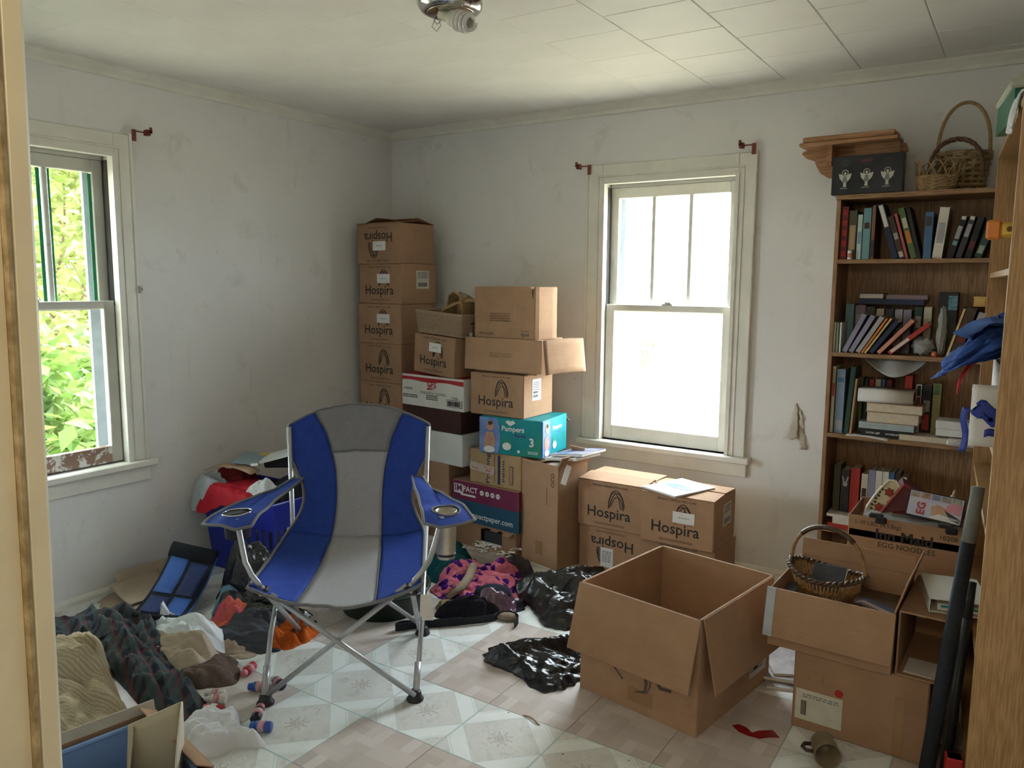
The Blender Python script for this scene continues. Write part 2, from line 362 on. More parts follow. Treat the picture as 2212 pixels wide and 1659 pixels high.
# ceiling and its panels
ceiling = struct(MB().box(-.14, RX1+.14, HY-.12, .14, H+.006, H+.1).build('ceiling', CEIL))
S = .3290; cx0 = 2.150; cm = {}
for i in range(-7, 6):
    for j in range(-6, 7):
        x0 = cx0+i*S; x1 = x0+S; off = -.94 if i % 2 == 0 else -1.105
        y0 = off+j*S-S*2; y1 = y0+S
        cxm, cym = (x0+x1)/2, (y0+y1)/2
        a = max(x0,0)-cxm; b = min(x1,RX1)-cxm; c = max(y0,RY0)-cym; d = min(y1,0)-cym
        if b-a < .02 or d-c < .02: continue
        ch = .0035 if i >= 0 else (.0016 if i == -1 else .0007)
        k = tuple(round(q,4) for q in (a,b,c,d,ch))
        if k not in cm: cm[k] = MB().cbox(a+.0003, b-.0003, c+.0003, d-.0003, 0, .008, ch).mesh('ceiling_panel', CEIL)
        obj('ceiling_panel', cm[k], ceiling, (cxm, cym, H))
# crown moulding and baseboard
prof = [(0,0),(.045,0),(.045,-.010),(.034,-.018),(.016,-.034),(.014,-.050),(0,-.052)]
MX = Matrix(((0,0,1,0),(-1,0,0,0),(0,1,0,H),(0,0,0,1)))   # profile x -> -y, z along x (back wall)
struct(MB().prism(prof, 0, RX1, MX).build('trim_1', TRIM))
MY = Matrix(((1,0,0,0),(0,0,1,0),(0,1,0,H),(0,0,0,1)))
struct(MB().prism(prof, RY0, 0, MY).build('trim_2', TRIM))
bp = [(0,0),(.022,0),(.020,.016),(.010,.026),(0,.030)]
struct(MB().prism(bp, 0, RX1, Matrix(((0,0,1,0),(-1,0,0,0),(0,1,0,0),(0,0,0,1)))).build('baseboard_back', TRIM))
struct(MB().prism(bp, RY0, 0, Matrix(((1,0,0,0),(0,0,1,0),(0,1,0,0),(0,0,0,1)))).build('baseboard_left', TRIM))
# doorway casing beside the camera
dj = struct(thing('trim_3', None, None, (2.600, RY0-.007, 0), (0, radians(2.1), 0)))
MB().box(-.035, .006, -.16, .03, -.05, 2.2).build('jamb_board', JAMB, dj)
MB().cbox(-.030, .016, .034, .058, -.05, 2.2, .004).build('casing_edge', JAMB, dj)
MB().box(-.12, -.026, .030, .046, -.05, 2.2).build('casing_board', JAMB, dj)
MB().box(-.02,.0165,.0305,.0345,-.05,2.2).build('old_seam', M('seam_wood',(.23,.17,.09),(.5,.42,.26),.8,40), dj)
# ---------------------------------------------------------------- windows
def window(name, loc, rz, left):
    W = .74 if not left else .742; w = struct(thing(name, None, None, loc, (0,0,rz)))
    Z0, Z1, zm = WZ0, WZ1, 1.318
    P = lambda n, mb, mat=TRIM: mb.build(n, mat, w)
    cw = .088
    P('casing', MB().cbox(-cw, 0, -.022, 0, Z0, Z1+cw, .003)); P('casing', MB().cbox(W, W+cw-.012, -.022, 0, Z0, Z1+cw, .003)); P('head_casing', MB().cbox(-.0, W, -.022, 0, Z1, Z1+cw, .003))
    P('casing_bead', MB().box(-.004, .014, -.030, .014, Z0, Z1).box(W-.014, W+.004, -.030, .014, Z0, Z1).box(.014, W-.014, -.030, .014, Z1-.016, Z1+.004))
    P('casing_moulding', MB().cbox(-.030,-.020,-.027,-.02,Z0,Z1+.02,.002).cbox(W+.020,W+.030,-.027,-.02,Z0,Z1+.02,.002).cbox(-.030,W+.030,-.027,-.02,Z1+.020,Z1+.030,.002))
    P('back_band', MB().cbox(-cw-.012, -cw+.004, -.028, 0, Z0, Z1+cw, .003).cbox(W+cw-.016, W+cw, -.028, 0, Z0, Z1+cw+.006, .003))
    P('sill', MB().cbox(-cw-.035, W+cw+.03, -.055, .05, Z0-.032, Z0, .005)); P('apron', MB().cbox(-cw-.02, W+cw+.012, -.020, 0, Z0-.105, Z0-.032, .004))
    P('jamb_lining', MB().box(0,.012,.014,.14,Z0,Z1).box(W-.012,W,.014,.14,Z0,Z1).box(.012,W-.012,.014,.14,Z1-.012,Z1).box(.012,W-.012,.05,.16,Z0-.01,Z0+.012), TRIMG)
    sx0, sx1 = .014, W-.014
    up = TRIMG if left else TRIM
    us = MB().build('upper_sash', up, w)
    top = Z1-.03
    def strip(n, x0,x1,y0,y1,za,zb, mat, par): return MB().cbox(x0,x1,y0,y1,za,zb,.003).build(n, mat, par)
    strip('stile', sx0, sx0+.048, .058,.09, zm-.02, top, up, us); strip('stile', sx1-.048, sx1, .058,.09, zm-.02, top, up, us)
    strip('top_rail', sx0+.048, sx1-.048, .058,.09, top-.058, top, up, us); strip('meeting_rail', sx0+.048, sx1-.048, .058,.09, zm-.02, zm+.014, up, us)
    gx0, gx1 = sx0+.048, sx1-.048; g3 = (gx1-gx0)/3
    for k in (1,2): strip('muntin', gx0+k*g3-.011, gx0+k*g3+.011, .056,.088, zm+.014, top-.058, up, us)
    for k in range(3): MB().box(gx0+k*g3+.008*(k>0), gx0+(k+1)*g3-.008*(k<2), .073,.076, zm+.012, top-.056).build('pane', GLASS, us)
    if left:
        GT = M('green_tape', (.02,.30,.14), (.03,.22,.10), .5, 30)
        for x0 in (gx0+.001, gx0+g3+.011, gx0+2*g3+.011): MB().box(x0, x0+.016, .0715,.0728, zm+.02, top-.06).build('green_tape', GT, us)
        for x0 in (gx0+g3-.022, gx0+2*g3-.024, gx1-.009): MB().box(x0-.006, x0+.010, .0715,.0728, zm+.02, top-.062).build('green_tape', GT, us)
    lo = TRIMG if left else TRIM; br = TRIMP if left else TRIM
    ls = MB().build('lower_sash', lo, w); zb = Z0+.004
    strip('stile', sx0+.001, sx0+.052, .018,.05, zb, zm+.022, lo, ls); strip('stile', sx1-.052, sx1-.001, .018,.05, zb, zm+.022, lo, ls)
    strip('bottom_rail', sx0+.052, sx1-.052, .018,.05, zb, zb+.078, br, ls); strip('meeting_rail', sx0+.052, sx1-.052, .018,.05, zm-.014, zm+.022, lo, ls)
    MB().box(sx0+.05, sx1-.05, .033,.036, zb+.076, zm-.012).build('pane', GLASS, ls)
    MB().cbox(W/2-.03, W/2+.03, .020,.048, zm+.022, zm+.030,.002).cbox(W/2-.012,W/2+.022,.012,.03,zm+.03,zm+.04,.003).build('sash_lock', M('painted_metal',(.5,.48,.42)), ls)
    SA = M('storm_aluminium', (.42,.48,.54), (.36,.42,.48), .5, 20, 0, 1, .3)
    st = MB().box(.012,.075,.118,.136,Z0+.01,Z1-.012).box(W-.075,W-.012,.118,.136,Z0+.01,Z1-.012).box(.06,W-.06,.118,.136,Z1-.06,Z1-.012).box(.06,W-.06,.118,.136,Z0+.01,Z0+.05)
    P('storm_frame', st, SA)
    MB().box(.012,.016,.016,.056,zm,Z1-.03).box(W-.016,W-.012,.016,.056,zm,Z1-.03).build('dark_track', M('dark_track', (.05,.045,.04)), w)
    P('head_stop', MB().box(.016,W-.016,.05,.11,Z1-.030,Z1-.0125), TRIMG)
    return w
window('window_1', (0, W2['a'], .02), radians(90), True)
window('window_2', (W1['a'], 0, 0), 0, False)
tag(MB().cbox(-.006,.006,-.010,0,-.018,.018,.002).box(-.003,.003,-.022,-.008,-.006,.008).build('casing_latch', M('painted_metal',(.5,.48,.42)), None, False, (.028,-1.783,1.411), (0,0,radians(90))), 'small painted metal latch on the casing of the peeling window', 'latch')
def bracket(loc, rz, side, label):
    b = MB().cbox(-.010,.010,-.004,0,-.03,.022,.001).box(min(0,side*.055), max(0,side*.055), -.006,-.003,.012,.018).cbox(side*.055-.010, side*.055+.010, -.034,-.003,.0,.026,.002).box(side*.055-.006,side*.055+.006,-.05,-.03,.008,.018).box(side*.055-.006,side*.055+.006,-.05,-.045,.01,.034)
    o = b.build('curtain_bracket', RUST, None, False, loc, (0,0,rz)); tag(o, label, 'bracket', 'rusty curtain rod brackets')
bracket((1.455,-.028,2.070), 0, -1, 'rusty red curtain rod bracket on the window corner facing the box stacks')
bracket((2.345,-.028,2.105), 0, -1, 'rusty red curtain rod bracket on the window corner facing the bookcase')
bracket((.028,-1.772,2.115), radians(90), 1, 'rusty red curtain rod bracket beside the leafy window with peeling sash')
# torn wallpaper near the bookcase
TP = M('torn_paper', (.66,.62,.55),(.55,.50,.43),.9,30,.4,60)
def curl(u, v):
    w = .006+.062*v**.8; z = .875-.165*v*(1-.12*noise.noise(Vector((u*3,v*2,1.3)))); j = .006*noise.noise(Vector((v*9,u*2,4)))
    return (2.600-.016*v+(u-.5)*w+j, -.004-.040*v*v*(1-u*.55)-.012*sin(u*2.6)*v, z)
MB().sheet(curl, 10, 14, .0015).build('torn_wallpaper', TP, wall_back, True)
def curl2(u, v): return (2.622+.022*v+(u-.5)*(.010+.022*v)+.006*noise.noise(Vector((v*8,u,9))), -.003-.014*v*(1-u)-.006*sin(v*9), .85-.19*v)
MB().sheet(curl2, 4, 14, .0015).build('torn_wallpaper', TP, wall_back, True)
MB().prism([(2.590,.87),(2.602,.885),(2.628,.84),(2.645,.76),(2.650,.68),(2.632,.66),(2.612,.72),(2.596,.80)], 0, .0008, Matrix(((1,0,0,0),(0,0,-1,0),(0,1,0,0),(0,0,0,1)))).build('bare_plaster', M('bare_plaster',(.40,.36,.30),(.32,.28,.23),.95,40), wall_back)
# ---------------------------------------------------------------- outside
struct(MB().box(-40,40,-40,40,-.62,-.5).build('ground', M('dry_lawn', (.50,.42,.31), (.44,.40,.26), .95, 1.2)))
LEAFA = mat_leaf('bright_leaves', (.085,.17,.030), (.19,.27,.06)); LEAFB = mat_leaf('yellow_green_leaves', (.15,.19,.045), (.27,.30,.10)); BARK = M('bark', (.16,.11,.07), (.10,.07,.045), .95, 20, .5, 60)
def shrub(name, label, loc, rad, n, size, leaf, seed, h0=.4, trunks=5, group=None):
    rnd = random.Random(seed); t = thing(name, label, 'tree' if 'tree' in name else 'bush', loc, (0,0,0), group)
    b = MB()
    for k in range(trunks):
        a = rnd.uniform(0,2*pi); d = Vector((cos(a)*rad[0]*.6, sin(a)*rad[1]*.6, h0+rad[2]*rnd.uniform(.8,1.5)))
        pts = [Vector((rnd.uniform(-.05,.05),rnd.uniform(-.05,.05),0))]
        for q in range(1,6): pts.append(Vector((d.x*(q/5)**1.5+rnd.uniform(-.06,.06), d.y*(q/5)**1.5+rnd.uniform(-.06,.06), d.z*q/5)))
        r0 = .02*max(rad); b.tube(pts, [r0*(1-.8*q/5) for q in range(6)], 5)
        for s_ in range(4):
            p = pts[rnd.randint(2,5)]; e = p+Vector((rnd.uniform(-1,1)*rad[0]*.5, rnd.uniform(-1,1)*rad[1]*.5, rnd.uniform(.1,.5)*rad[2])); b.tube([p,(p+e)/2+Vector((0,0,.04)),e],[r0*.35,r0*.22,r0*.1],4)
    b.build('branches', BARK, t)
    lm = MB(); nc = 26; cl = []
    for k in range(nc):
        while True:
            p = Vector((rnd.uniform(-1,1), rnd.uniform(-1,1), rnd.uniform(-1,1)))
            if p.length < 1: break
        cl.append(Vector((p.x*rad[0], p.y*rad[1], h0+rad[2]+p.z*rad[2])))
    for k in range(n):
        c = rnd.choice(cl); p = c+Vector((rnd.gauss(0,1)*rad[0]*.22, rnd.gauss(0,1)*rad[1]*.22, rnd.gauss(0,1)*rad[2]*.2))
        q = Matrix.Rotation(rnd.uniform(0,2*pi),3,'Z') @ Matrix.Rotation(rnd.uniform(-.9,.9),3,'X') @ Matrix.Rotation(rnd.uniform(-.7,.7),3,'Y'); s = size*rnd.uniform(.6,1.3)
        pts = [Vector((0,0,0)),Vector((.32*s,.4*s,.06*s)),Vector((0,s,-.08*s)),Vector((-.32*s,.4*s,.06*s))]
        lm.add([p+q@v for v in pts], [(0,1,2),(0,2,3)])
    lo = lm.build('foliage', leaf, t); lo['kind'] = 'stuff'
    return t
shrub('leafy_bush', 'bright green broad-leaved bush right outside the peeling window', (-1.25,-1.62,-.5), (.55,.5,.72), 1300, .13, LEAFA, 3, .3, 7)
shrub('leafy_bush', 'second broad-leaved green bush outside the peeling window, set further along the house', (-2.3,-.55,-.5), (.55,.5,.72), 1100, .12, LEAFA, 5, .2, 6)
shrub('shade_tree', 'yellow-green tree standing behind the bushes outside the peeling window', (-5.6,.55,-.5), (1.5,1.7,1.9), 6500, .17, LEAFB, 7, .5, 5)
shrub('shade_tree', 'tall pale green tree further out beyond the peeling window', (-11.5,3.6,-.5), (2.6,2.8,3.0), 4500, .30, LEAFA, 9, .6, 5)
shrub('far_bush', 'yellow-green bush far across the bare yard outside the window above the boxes', (-3.7,12.5,-.5), (.85,.9,.36), 900, .16, mat_leaf('pale_leaves', (.30,.33,.20), (.42,.44,.30)), 11, .45, 5)  # paler, less saturated leaf tone for the far bush
shrub('shade_tree', 'large dense tree added to block sky light, its crown over the peeling window', (-3.6,-3.2,-.5), (2.2,2.4,1.5), 4200, .40, LEAFA, 15, 2.9, 4)  # tree added to hold sky light back from the side window
shrub('shade_tree', 'broad dense unseen tree added beside the house to dim the peeling window', (-3.6,-10.2,-.5), (2.1,2.3,2.3), 4200, .42, LEAFA, 17, .3, 4)  # out-of-view tree, added so less sky reaches the side window
struct(MB().box(-7.5,-3.2,-4,3.0,-.5,-.485).build('bare_soil', M('red_soil', (.34,.15,.09), (.28,.17,.10), .95, 3)))
# ---------------------------------------------------------------- lettering
FACE = {'F': Matrix(((1,0,0),(0,0,-1),(0,1,0))), 'R': Matrix(((0,0,1),(1,0,0),(0,1,0))), 'T': Matrix.Identity(3)}
_tc = {}
def text_mesh(body, mat, bold=0.0, xs=1.0):
    k = (body, mat.name, bold, xs)
    if k in _tc: return _tc[k]
    cu = bpy.data.curves.new('lettering', 'FONT'); cu.body = body; cu.align_x = 'CENTER'; cu.align_y = 'CENTER'; cu.size = 1; cu.resolution_u = 2; cu.offset = bold
    o = bpy.data.objects.new('lettering', cu); COL.objects.link(o); bpy.context.view_layer.update()
    me = bpy.data.meshes.new_from_object(o.evaluated_get(bpy.context.evaluated_depsgraph_get()))
    bpy.data.objects.remove(o); me.name = 'lettering'; me.materials.clear(); me.materials.append(mat)
    xsn = [v.co.x for v in me.vertices]; ys = [v.co.y for v in me.vertices]
    me['w'] = max(xsn)-min(xsn); me['h'] = max(ys)-min(ys)
    mx, my = (max(xsn)+min(xsn))/2, (max(ys)+min(ys))/2
    for v in me.vertices: v.co.x -= mx; v.co.y -= my
    _tc[k] = me; return me
def letter(body, width, face, pos, parent, mat=None, rot=0, bold=0.0, name='lettering', height=None):
    me = text_mesh(body, mat or INK, bold); s = width/me['w']; sy = s if height is None else height/me['h']
    o = obj(name, me, parent); Mx = (FACE[face] @ Matrix.Rotation(rot,3,'Z')).to_4x4(); Mx.translation = pos
    o.matrix_local = Mx @ Matrix.Diagonal((s, sy, s, 1)); return o
def decal(face, cx, cz, w, h, off, mb=None, rot=0, th=.0006):   # thin plate on a face: F uses (x,z) at y=off, R uses (y,z) at x=off, T uses (x,y) at z=off
    mb = mb or MB(); R3 = (FACE[face] @ Matrix.Rotation(rot,3,'Z')).to_4x4()
    R3.translation = {'F':(cx,off,cz),'R':(off,cx,cz),'T':(cx,cz,off)}[face]
    return mb.box(-w/2,w/2,-h/2,h/2,-th,th,R3)
def poly_decal(face, pts, cx, cz, off, mat, parent, name, rot=0, th=.0006, s=1):
    R3 = (FACE[face] @ Matrix.Rotation(rot,3,'Z')).to_4x4(); R3.translation = {'F':(cx,off,cz),'R':(off,cx,cz),'T':(cx,cz,off)}[face]
    return MB().prism([(x*s,y*s) for x,y in pts], -th, th, R3).build(name, mat, parent)
def ell(rx, ry, n=20, a0=0, a1=2*pi): return [(rx*cos(a0+(a1-a0)*k/n), ry*sin(a0+(a1-a0)*k/n)) for k in range(n if abs(a1-a0-2*pi)<1e-6 else n+1)]
def small_print(face, cx, cz, w, h, rows, off, mat, parent, seed=0, name='small_print'):
    rnd = random.Random(seed); mb = MB(); rh = h/rows
    for r in range(rows):
        x = -w/2
        while x < w/2-.004:
            l = min(rnd.uniform(.006,.018), w/2-x); decal(face, cx+x+l/2, cz+h/2-(r+.5)*rh, l, rh*.5, off, mb); x += l+.004
    return mb.build(name, mat, parent)
def barcode(face, cx, cz, w, h, off, parent, seed=1, mat=None):
    rnd = random.Random(seed); mb = MB(); x = -w/2
    while x < w/2-.001:
        l = rnd.choice((.0012,.002,.003)); decal(face, cx+x+l/2, cz, l, h, off, mb); x += l+rnd.choice((.0015,.0025))
    return mb.build('barcode', mat or INK, parent)
# ---------------------------------------------------------------- closed and printed cartons
HW, HD, HH = .360, .295, .2365
_arch = None
def logo_mesh():
    global _arch
    if _arch is None:
        mb = MB()
        W_ = .045
        for K in (((-.5,-.5),(-.46,-.05),(-.30,.34),(-.06,.5),(.18,.40),(.40,.08),(.5,-.34)),((-.44,-.46),(-.30,.02),(-.10,.30),(.12,.36),(.34,.12),(.44,-.22),(.46,-.5)),((-.34,-.36),(-.16,.02),(.06,.16),(.26,.02),(.36,-.24),(.36,-.5)),((-.5,-.5),(-.42,0),(-.28,.30),(-.08,.38),(.10,.16),(.22,-.16),(.26,-.46))):
            pts = []; n_ = len(K)
            for i in range(n_-1):
                p0,p1,p2,p3 = [Vector(K[max(0,min(n_-1,q))]) for q in (i-1,i,i+1,i+2)]
                for u in (0,.25,.5,.75): pts.append(.5*((2*p1)+(p2-p0)*u+(2*p0-5*p1+4*p2-p3)*u*u+(3*p1-p0-3*p2+p3)*u**3))
            pts.append(Vector(K[-1]))
            for k in range(len(pts)-1):
                p, q = pts[k], pts[k+1]; n = Vector((-(q-p).y,(q-p).x)); n = n.normalized()*W_/2 if n.length>0 else Vector((W_/2,0)); e_ = (q-p)*.12
                mb.prism([tuple(p-e_+n),tuple(p-e_-n),tuple(q+e_-n),tuple(q+e_+n)], -.01, .01)
        _arch = mb.mesh('arch_logo', INK)
    return _arch
def arch(parent, pos, w, h, rot=0):
    o = obj('arch_logo', logo_mesh(), parent); Mx = (FACE['F'] @ Matrix.Rotation(rot,3,'Z')).to_4x4(); Mx.translation = pos
    o.matrix_local = Mx @ Matrix.Diagonal((w,h,.05,1)); return o
def carton(t, w, d, h, mat=CARD, c=.003, name='body'):
    return MB().cbox(-w/2,w/2,-d/2,d/2,0,h,c).build(name, mat, t)
def lid_flaps(t, w, d, h, mat=CARD, lift=(.0,.0)):
    for s, lf in ((-1,lift[0]),(1,lift[1])):
        Mx = Matrix.Translation((0, s*d/2, h)) @ Matrix.Rotation(radians(-s*lf),4,'X')
        MB().cbox(-w/2+.001, w/2-.001, min(0,-s*(d/2-.004)), max(0,-s*(d/2-.004)), .0, .0045, .0012, Mx).build('flap', mat, t)
_hb = None
def hospira(x, y, z, rz, label, flip=False, sticker=None, side=False, ship=False, tilt=0, sc=1.0, flaps=None, lift=(0,0)):
    global _hb
    t = thing('medical_carton', label, 'box', (x,y,z), (0,radians(tilt),radians(rz)), 'brown cartons with arch logo'); t.scale = (sc,sc,sc)
    if _hb is None: _hb = MB().cbox(-HW/2,HW/2,-HD/2,HD/2,0,HH,.004).mesh('body', CARD)
    obj('body', _hb, t)
    if flaps: lid_flaps(t, HW, HD, HH, CARDL, lift)
    yo = -HD/2-.0008; r = pi if flip else 0; zz = (lambda v: HH-v) if flip else (lambda v: v); xx = (lambda v: -v) if flip else (lambda v: v)
    letter('Hospira', .236, 'F', (xx(-.005),yo,zz(.074)), t, None, r, .012)
    arch(t, (xx(.035),yo,zz(.155)), .086, .095, r)
    letter('FRAGILE - HANDLE WITH CARE', .19, 'F', (xx(0),yo,zz(.218)), t, None, r, .01, 'warning_line')
    letter('STERILE SOLUTIONS - STORE BELOW', .17, 'F', (xx(.0),yo,zz(.026)), t, BROWNINK, r, 0, 'small_print') if False else small_print('F', xx(0), zz(.024), .16, .012, 2, yo+.0003, BROWNINK, t, 4)
    if sticker:
        cx, cz = sticker; s_ = decal('F', cx, cz, .106, .054, yo-.0006).build('name_label', LABEL, t); small_print('F', cx, cz, .050, .006, 1, yo-.0016, GREYINK, s_, 3)
    if side:
        s_ = decal('R', .030, .145, .112, .108, HW/2+.0008).build('shipping_label', M('aged_label',(.55,.53,.44),(.48,.46,.38),.7), t)
        small_print('R', .030, .172, .085, .04, 4, HW/2+.0018, GREYINK, s_, 5); barcode('R', .030, .115, .080, .024, HW/2+.0018, s_, 3, GREYINK)
    if ship:
        s_ = decal('F', xx(.02), zz(.155), .07, .10, yo-.0006).build('shipping_label', LABEL, t); small_print('F', xx(.02), zz(.15), .05, .06, 6, yo-.0016, GREYINK, s_, 6)
    return t
tx, ty = .262, -.262
tower = [(.138,'arch-logo carton buried low in the corner tower, second box above the floor',False,None,False),(.375,'arch-logo carton in the corner tower directly under the fifth one down from its top',False,None,False),(.612,'bare arch-logo carton fifth from the top of the corner tower',False,None,False),
 (.849,'arch-logo carton without any sticker, fourth from the top of the corner tower',False,None,False),(1.086,'arch-logo carton with white name sticker, third from the top of the corner tower',False,(.035,.150),False),
 (1.323,'arch-logo carton with side shipping label, second from the top of the corner tower',False,(.03,.150),True),(1.560,'upside-down arch-logo carton with open lid on top of the corner tower',True,(.015,.105),False)]
rr = random.Random(2)
MBB = thing('low_carton', 'plain low carton on the floor at the bottom of the corner tower', 'box', (tx,ty,0), (0,0,radians(-3))); carton(MBB, .38, .31, .138, CARDD)
decal('F', 0, .07, .3, .05, -.1556).build('tape', TAPE, MBB)
for z,lab,fl,st,sd in tower:
    t = hospira(tx+rr.uniform(-.006,.006), ty+rr.uniform(-.005,.005), z, -3+rr.uniform(-1,1), lab, fl, st, sd)
    if fl:
        for s_,a,x0 in ((1,14,-.17),(-1,6,-.17)):
            Mx = Matrix.Translation((0,s_*HD/2,HH)) @ Matrix.Rotation(radians(-s_*a),4,'X'); MB().box(-.178,.178,min(0,-s_*.13),max(0,-s_*.13),.0,.004,Mx).build('flap', CARDD, t)
        Mx = Matrix.Translation((-.17,.02,HH)) @ Matrix.Rotation(radians(-16),4,'Y'); MB().box(0,.12,-.12,.12,.002,.006,Mx).build('flap', CARDD, t)
# second column
def plain(name, label, x, y, z, rz, w, d, h, mat=CARD, cat='box', c=.003, tilt=0):
    t = thing(name, label, cat, (x,y,z), (0,radians(tilt),radians(rz))); carton(t, w, d, h, mat, c); return t
ecx, ecy = .748, -.365
t = plain('brown_carton', 'brown carton at the floor beneath the white box, behind the camp chair', ecx-.055, ecy, 0, -4, .35, .27, .44, CARD); decal('F', 0, .22, .06, .44, -.1356).build('tape', TAPE, t)
t = plain('white_carton', 'plain white carton between the brown carton and the dark maroon box', ecx+.008, ecy-.002, .44, -7, .455, .27, .178, M('white_board',(.66,.67,.66),(.58,.59,.58),.7,8)); MB().box(-.2385,.2385,-.002,.002,.178,.1795).build('lid_seam', GREYINK, t)
t = plain('maroon_box', 'dark maroon box squeezed under the pineapple case', ecx-.005, ecy+.0, .6195, -6, .44, .265, .128, M('maroon_board',(.055,.018,.016),(.04,.014,.012),.6,12))
GW, GD, GH = .49, .27, .180
t = thing('pineapple_case', 'white grocery case with red bands printed with pineapple chunks', 'box', (ecx-.005,ecy,.7475), (0,0,radians(-6)))
carton(t, GW, GD, GH, M('white_print_board',(.68,.67,.63),(.60,.59,.55),.6,8)); RED = M('red_ink',(.42,.02,.03),(.36,.02,.025),.55,30); yo = -GD/2-.0008
wav = [(-.245+.49*k/20, .004*sin(k*.55)) for k in range(21)]
poly_decal('F', [(x,.010) for x,_ in wav]+[(x,-.012+y) for x,y in reversed(wav)], 0, .158, yo, RED, t, 'red_band')
MB().box(-GW/2+.004,GW/2-.004,-GD/2+.004,GD/2-.004,GH-.001,GH+.0012).build('red_top', RED, t)
letter('GFS', .072, 'F', (0,yo-.0008,.132), t, RED, 0, .03, 'brand_lettering'); poly_decal('F', [(-.036,.004),(.036,.004),(-.036,-.008)], 0, .108, yo, RED, t, 'swoosh')
letter('PINEAPPLE CHUNKS', .20, 'F', (.01,yo,.082), t, None, 0, .0, 'product_lettering'); letter('FANCY', .03, 'F', (0,yo,.099), t, GREYINK)
small_print('F', 0, .058, .09, .03, 3, yo, INK, t, 1); small_print('F', -.175, .055, .12, .022, 2, yo, INK, t, 2); small_print('F', -.19, .098, .07, .012, 2, yo, INK, t, 7); letter('10980', .05, 'F', (.18,yo,.070), t, INK)
b = decal('F', .175, .040, .115, .040, yo).build('barcode_frame', INK, t); decal('F', .175, .040, .108, .034, yo-.0012).build('barcode_field', LABEL, b); barcode('F', .175, .040, .10, .028, yo-.0024, b, 2)
hospira(.768, -.372, .9395, -9, 'tilted arch-logo carton with name sticker standing on the pineapple case', False, (.01,.165), False, False, 3.4, .93)
# third column
t = thing('torn_carton', 'torn brown carton with a slot in its front under the blue and plum case', 'box', (1.12,-.375,0), (0,0,radians(-5)))
for nm,b in (('front_panel',(-.225,-.02,-.15,-.145,0,.134)),('front_panel',(.13,.225,-.15,-.145,0,.134)),('front_panel',(-.02,.13,-.15,-.145,0,.045)),('front_panel',(-.02,.13,-.15,-.145,.125,.134)),('back_panel',(-.225,.225,.145,.15,0,.134)),('side_panel',(-.225,-.22,-.145,.145,0,.134)),('side_panel',(.22,.225,-.145,.145,0,.134)),('top_panel',(-.22,.22,-.145,.145,.129,.134)),('bottom_panel',(-.22,.22,-.145,.145,0,.005))): MB().box(*b).build(nm, CARD, t)
MB().box(-.015,.125,-.1515,-.149,.034,.048).build('torn_edge', PAPER, t); MB().cbox(-.01,.12,-.135,-.02,.005,.105,.003).build('spine_inside', M('dark_spine',(.05,.05,.055)), t)
for k in range(5):
    Mx = Matrix.Translation((-.2+k*.09,-.152,.13)) @ Matrix.Rotation(radians(150+k*11),4,'X'); MB().box(0,.05,0,.03+.008*(k%3),-.001,.001,Mx).build('torn_flap', CARDL, t)
IW, ID, IH = .472, .30, .2265
PLUM = M('plum_print',(.18,.022,.075),(.15,.018,.06),.5,10); TEALB = M('petrol_print',(.018,.085,.155),(.014,.07,.13),.5,10)
t = thing('paper_case', 'copy paper case printed plum over petrol blue with website lettering', 'box', (1.122,-.374,.1345), (0,0,radians(-5.1)))
carton(t, IW, ID, IH, CARD); yo = -ID/2-.0007
decal('F',0,.172,IW-.004,.105,yo).build('plum_panel', PLUM, t); decal('F',0,.060,IW-.004,.119,yo).build('blue_panel', TEALB, t)
decal('R',0,.172,ID-.004,.105,IW/2+.0007).build('plum_panel', PLUM, t); decal('R',0,.060,ID-.004,.119,IW/2+.0007).build('blue_panel', TEALB, t)
decal('F',-.185,.180,.066,.052,yo-.001).build('logo_block', LABEL, t); letter('IM', .052, 'F', (-.185,yo-.002,.184), t, PLUM, 0, .02, 'brand_lettering'); letter('PACT', .105, 'F', (-.098,yo-.001,.184), t, LABEL, 0, .02, 'brand_lettering')
decal('F',-.115,.150,.11,.011,yo-.001).build('logo_bar', LABEL, t)
for k in range(4):
    poly_decal('F', ell(.014,.014,18), -.015+k*.038, .180, yo-.001, LABEL, t, 'round_badge'); decal('F', -.015+k*.038,.180,.016,.004,yo-.0022).build('badge_print', GREYINK, t)
letter('impactpaper.com', .30, 'F', (.05,yo-.001,.040), t, LABEL, 0, .01, 'website_lettering')
PW, PD, PH = .36, .28, .1865
t = thing('draper_case', 'brown case with sideways blue lettering and red printed tape', 'box', (1.180,-.366,.361), (0,0,radians(-5.5)))
carton(t, PW, PD, PH, M('yellowish_cardboard',(.43,.30,.16),(.37,.25,.13),.8,10)); yo = -PD/2-.0008; NAVY = M('navy_ink',(.03,.035,.12),None,.6)
letter('Prolong', .165, 'F', (-.045,yo,.093), t, NAVY, pi/2, .01, 'brand_lettering', .036); decal('F',.03,.093,.016,.16,yo).build('blue_bar', NAVY, t); letter('Half Draper, Twin-Fitted', .15, 'F', (.0,yo,.095), t, NAVY, pi/2)
b = decal('F',.115,.075,.026,.10,yo).build('spec_frame', NAVY, t); decal('F',.115,.075,.020,.094,yo-.0012).build('spec_field', CARDL, b); small_print('F', .062, .09, .012, .12, 9, yo, NAVY, t, 9)
tp = decal('F',-.09,.088,.176,.044,yo-.0016, None, -.06).build('printed_tape', M('clear_tape',(.58,.50,.44),(.52,.44,.38),.25), t); letter('USE CARE', .06, 'F', (-.045,yo-.003,.095), tp, RED, -.06); letter('MIXED', .04, 'F', (-.04,yo-.003,.078), tp, RED, -.06, .02); letter('VENDORS', .05, 'F', (-.14,yo-.003,.082), tp, RED, -.06, .02)
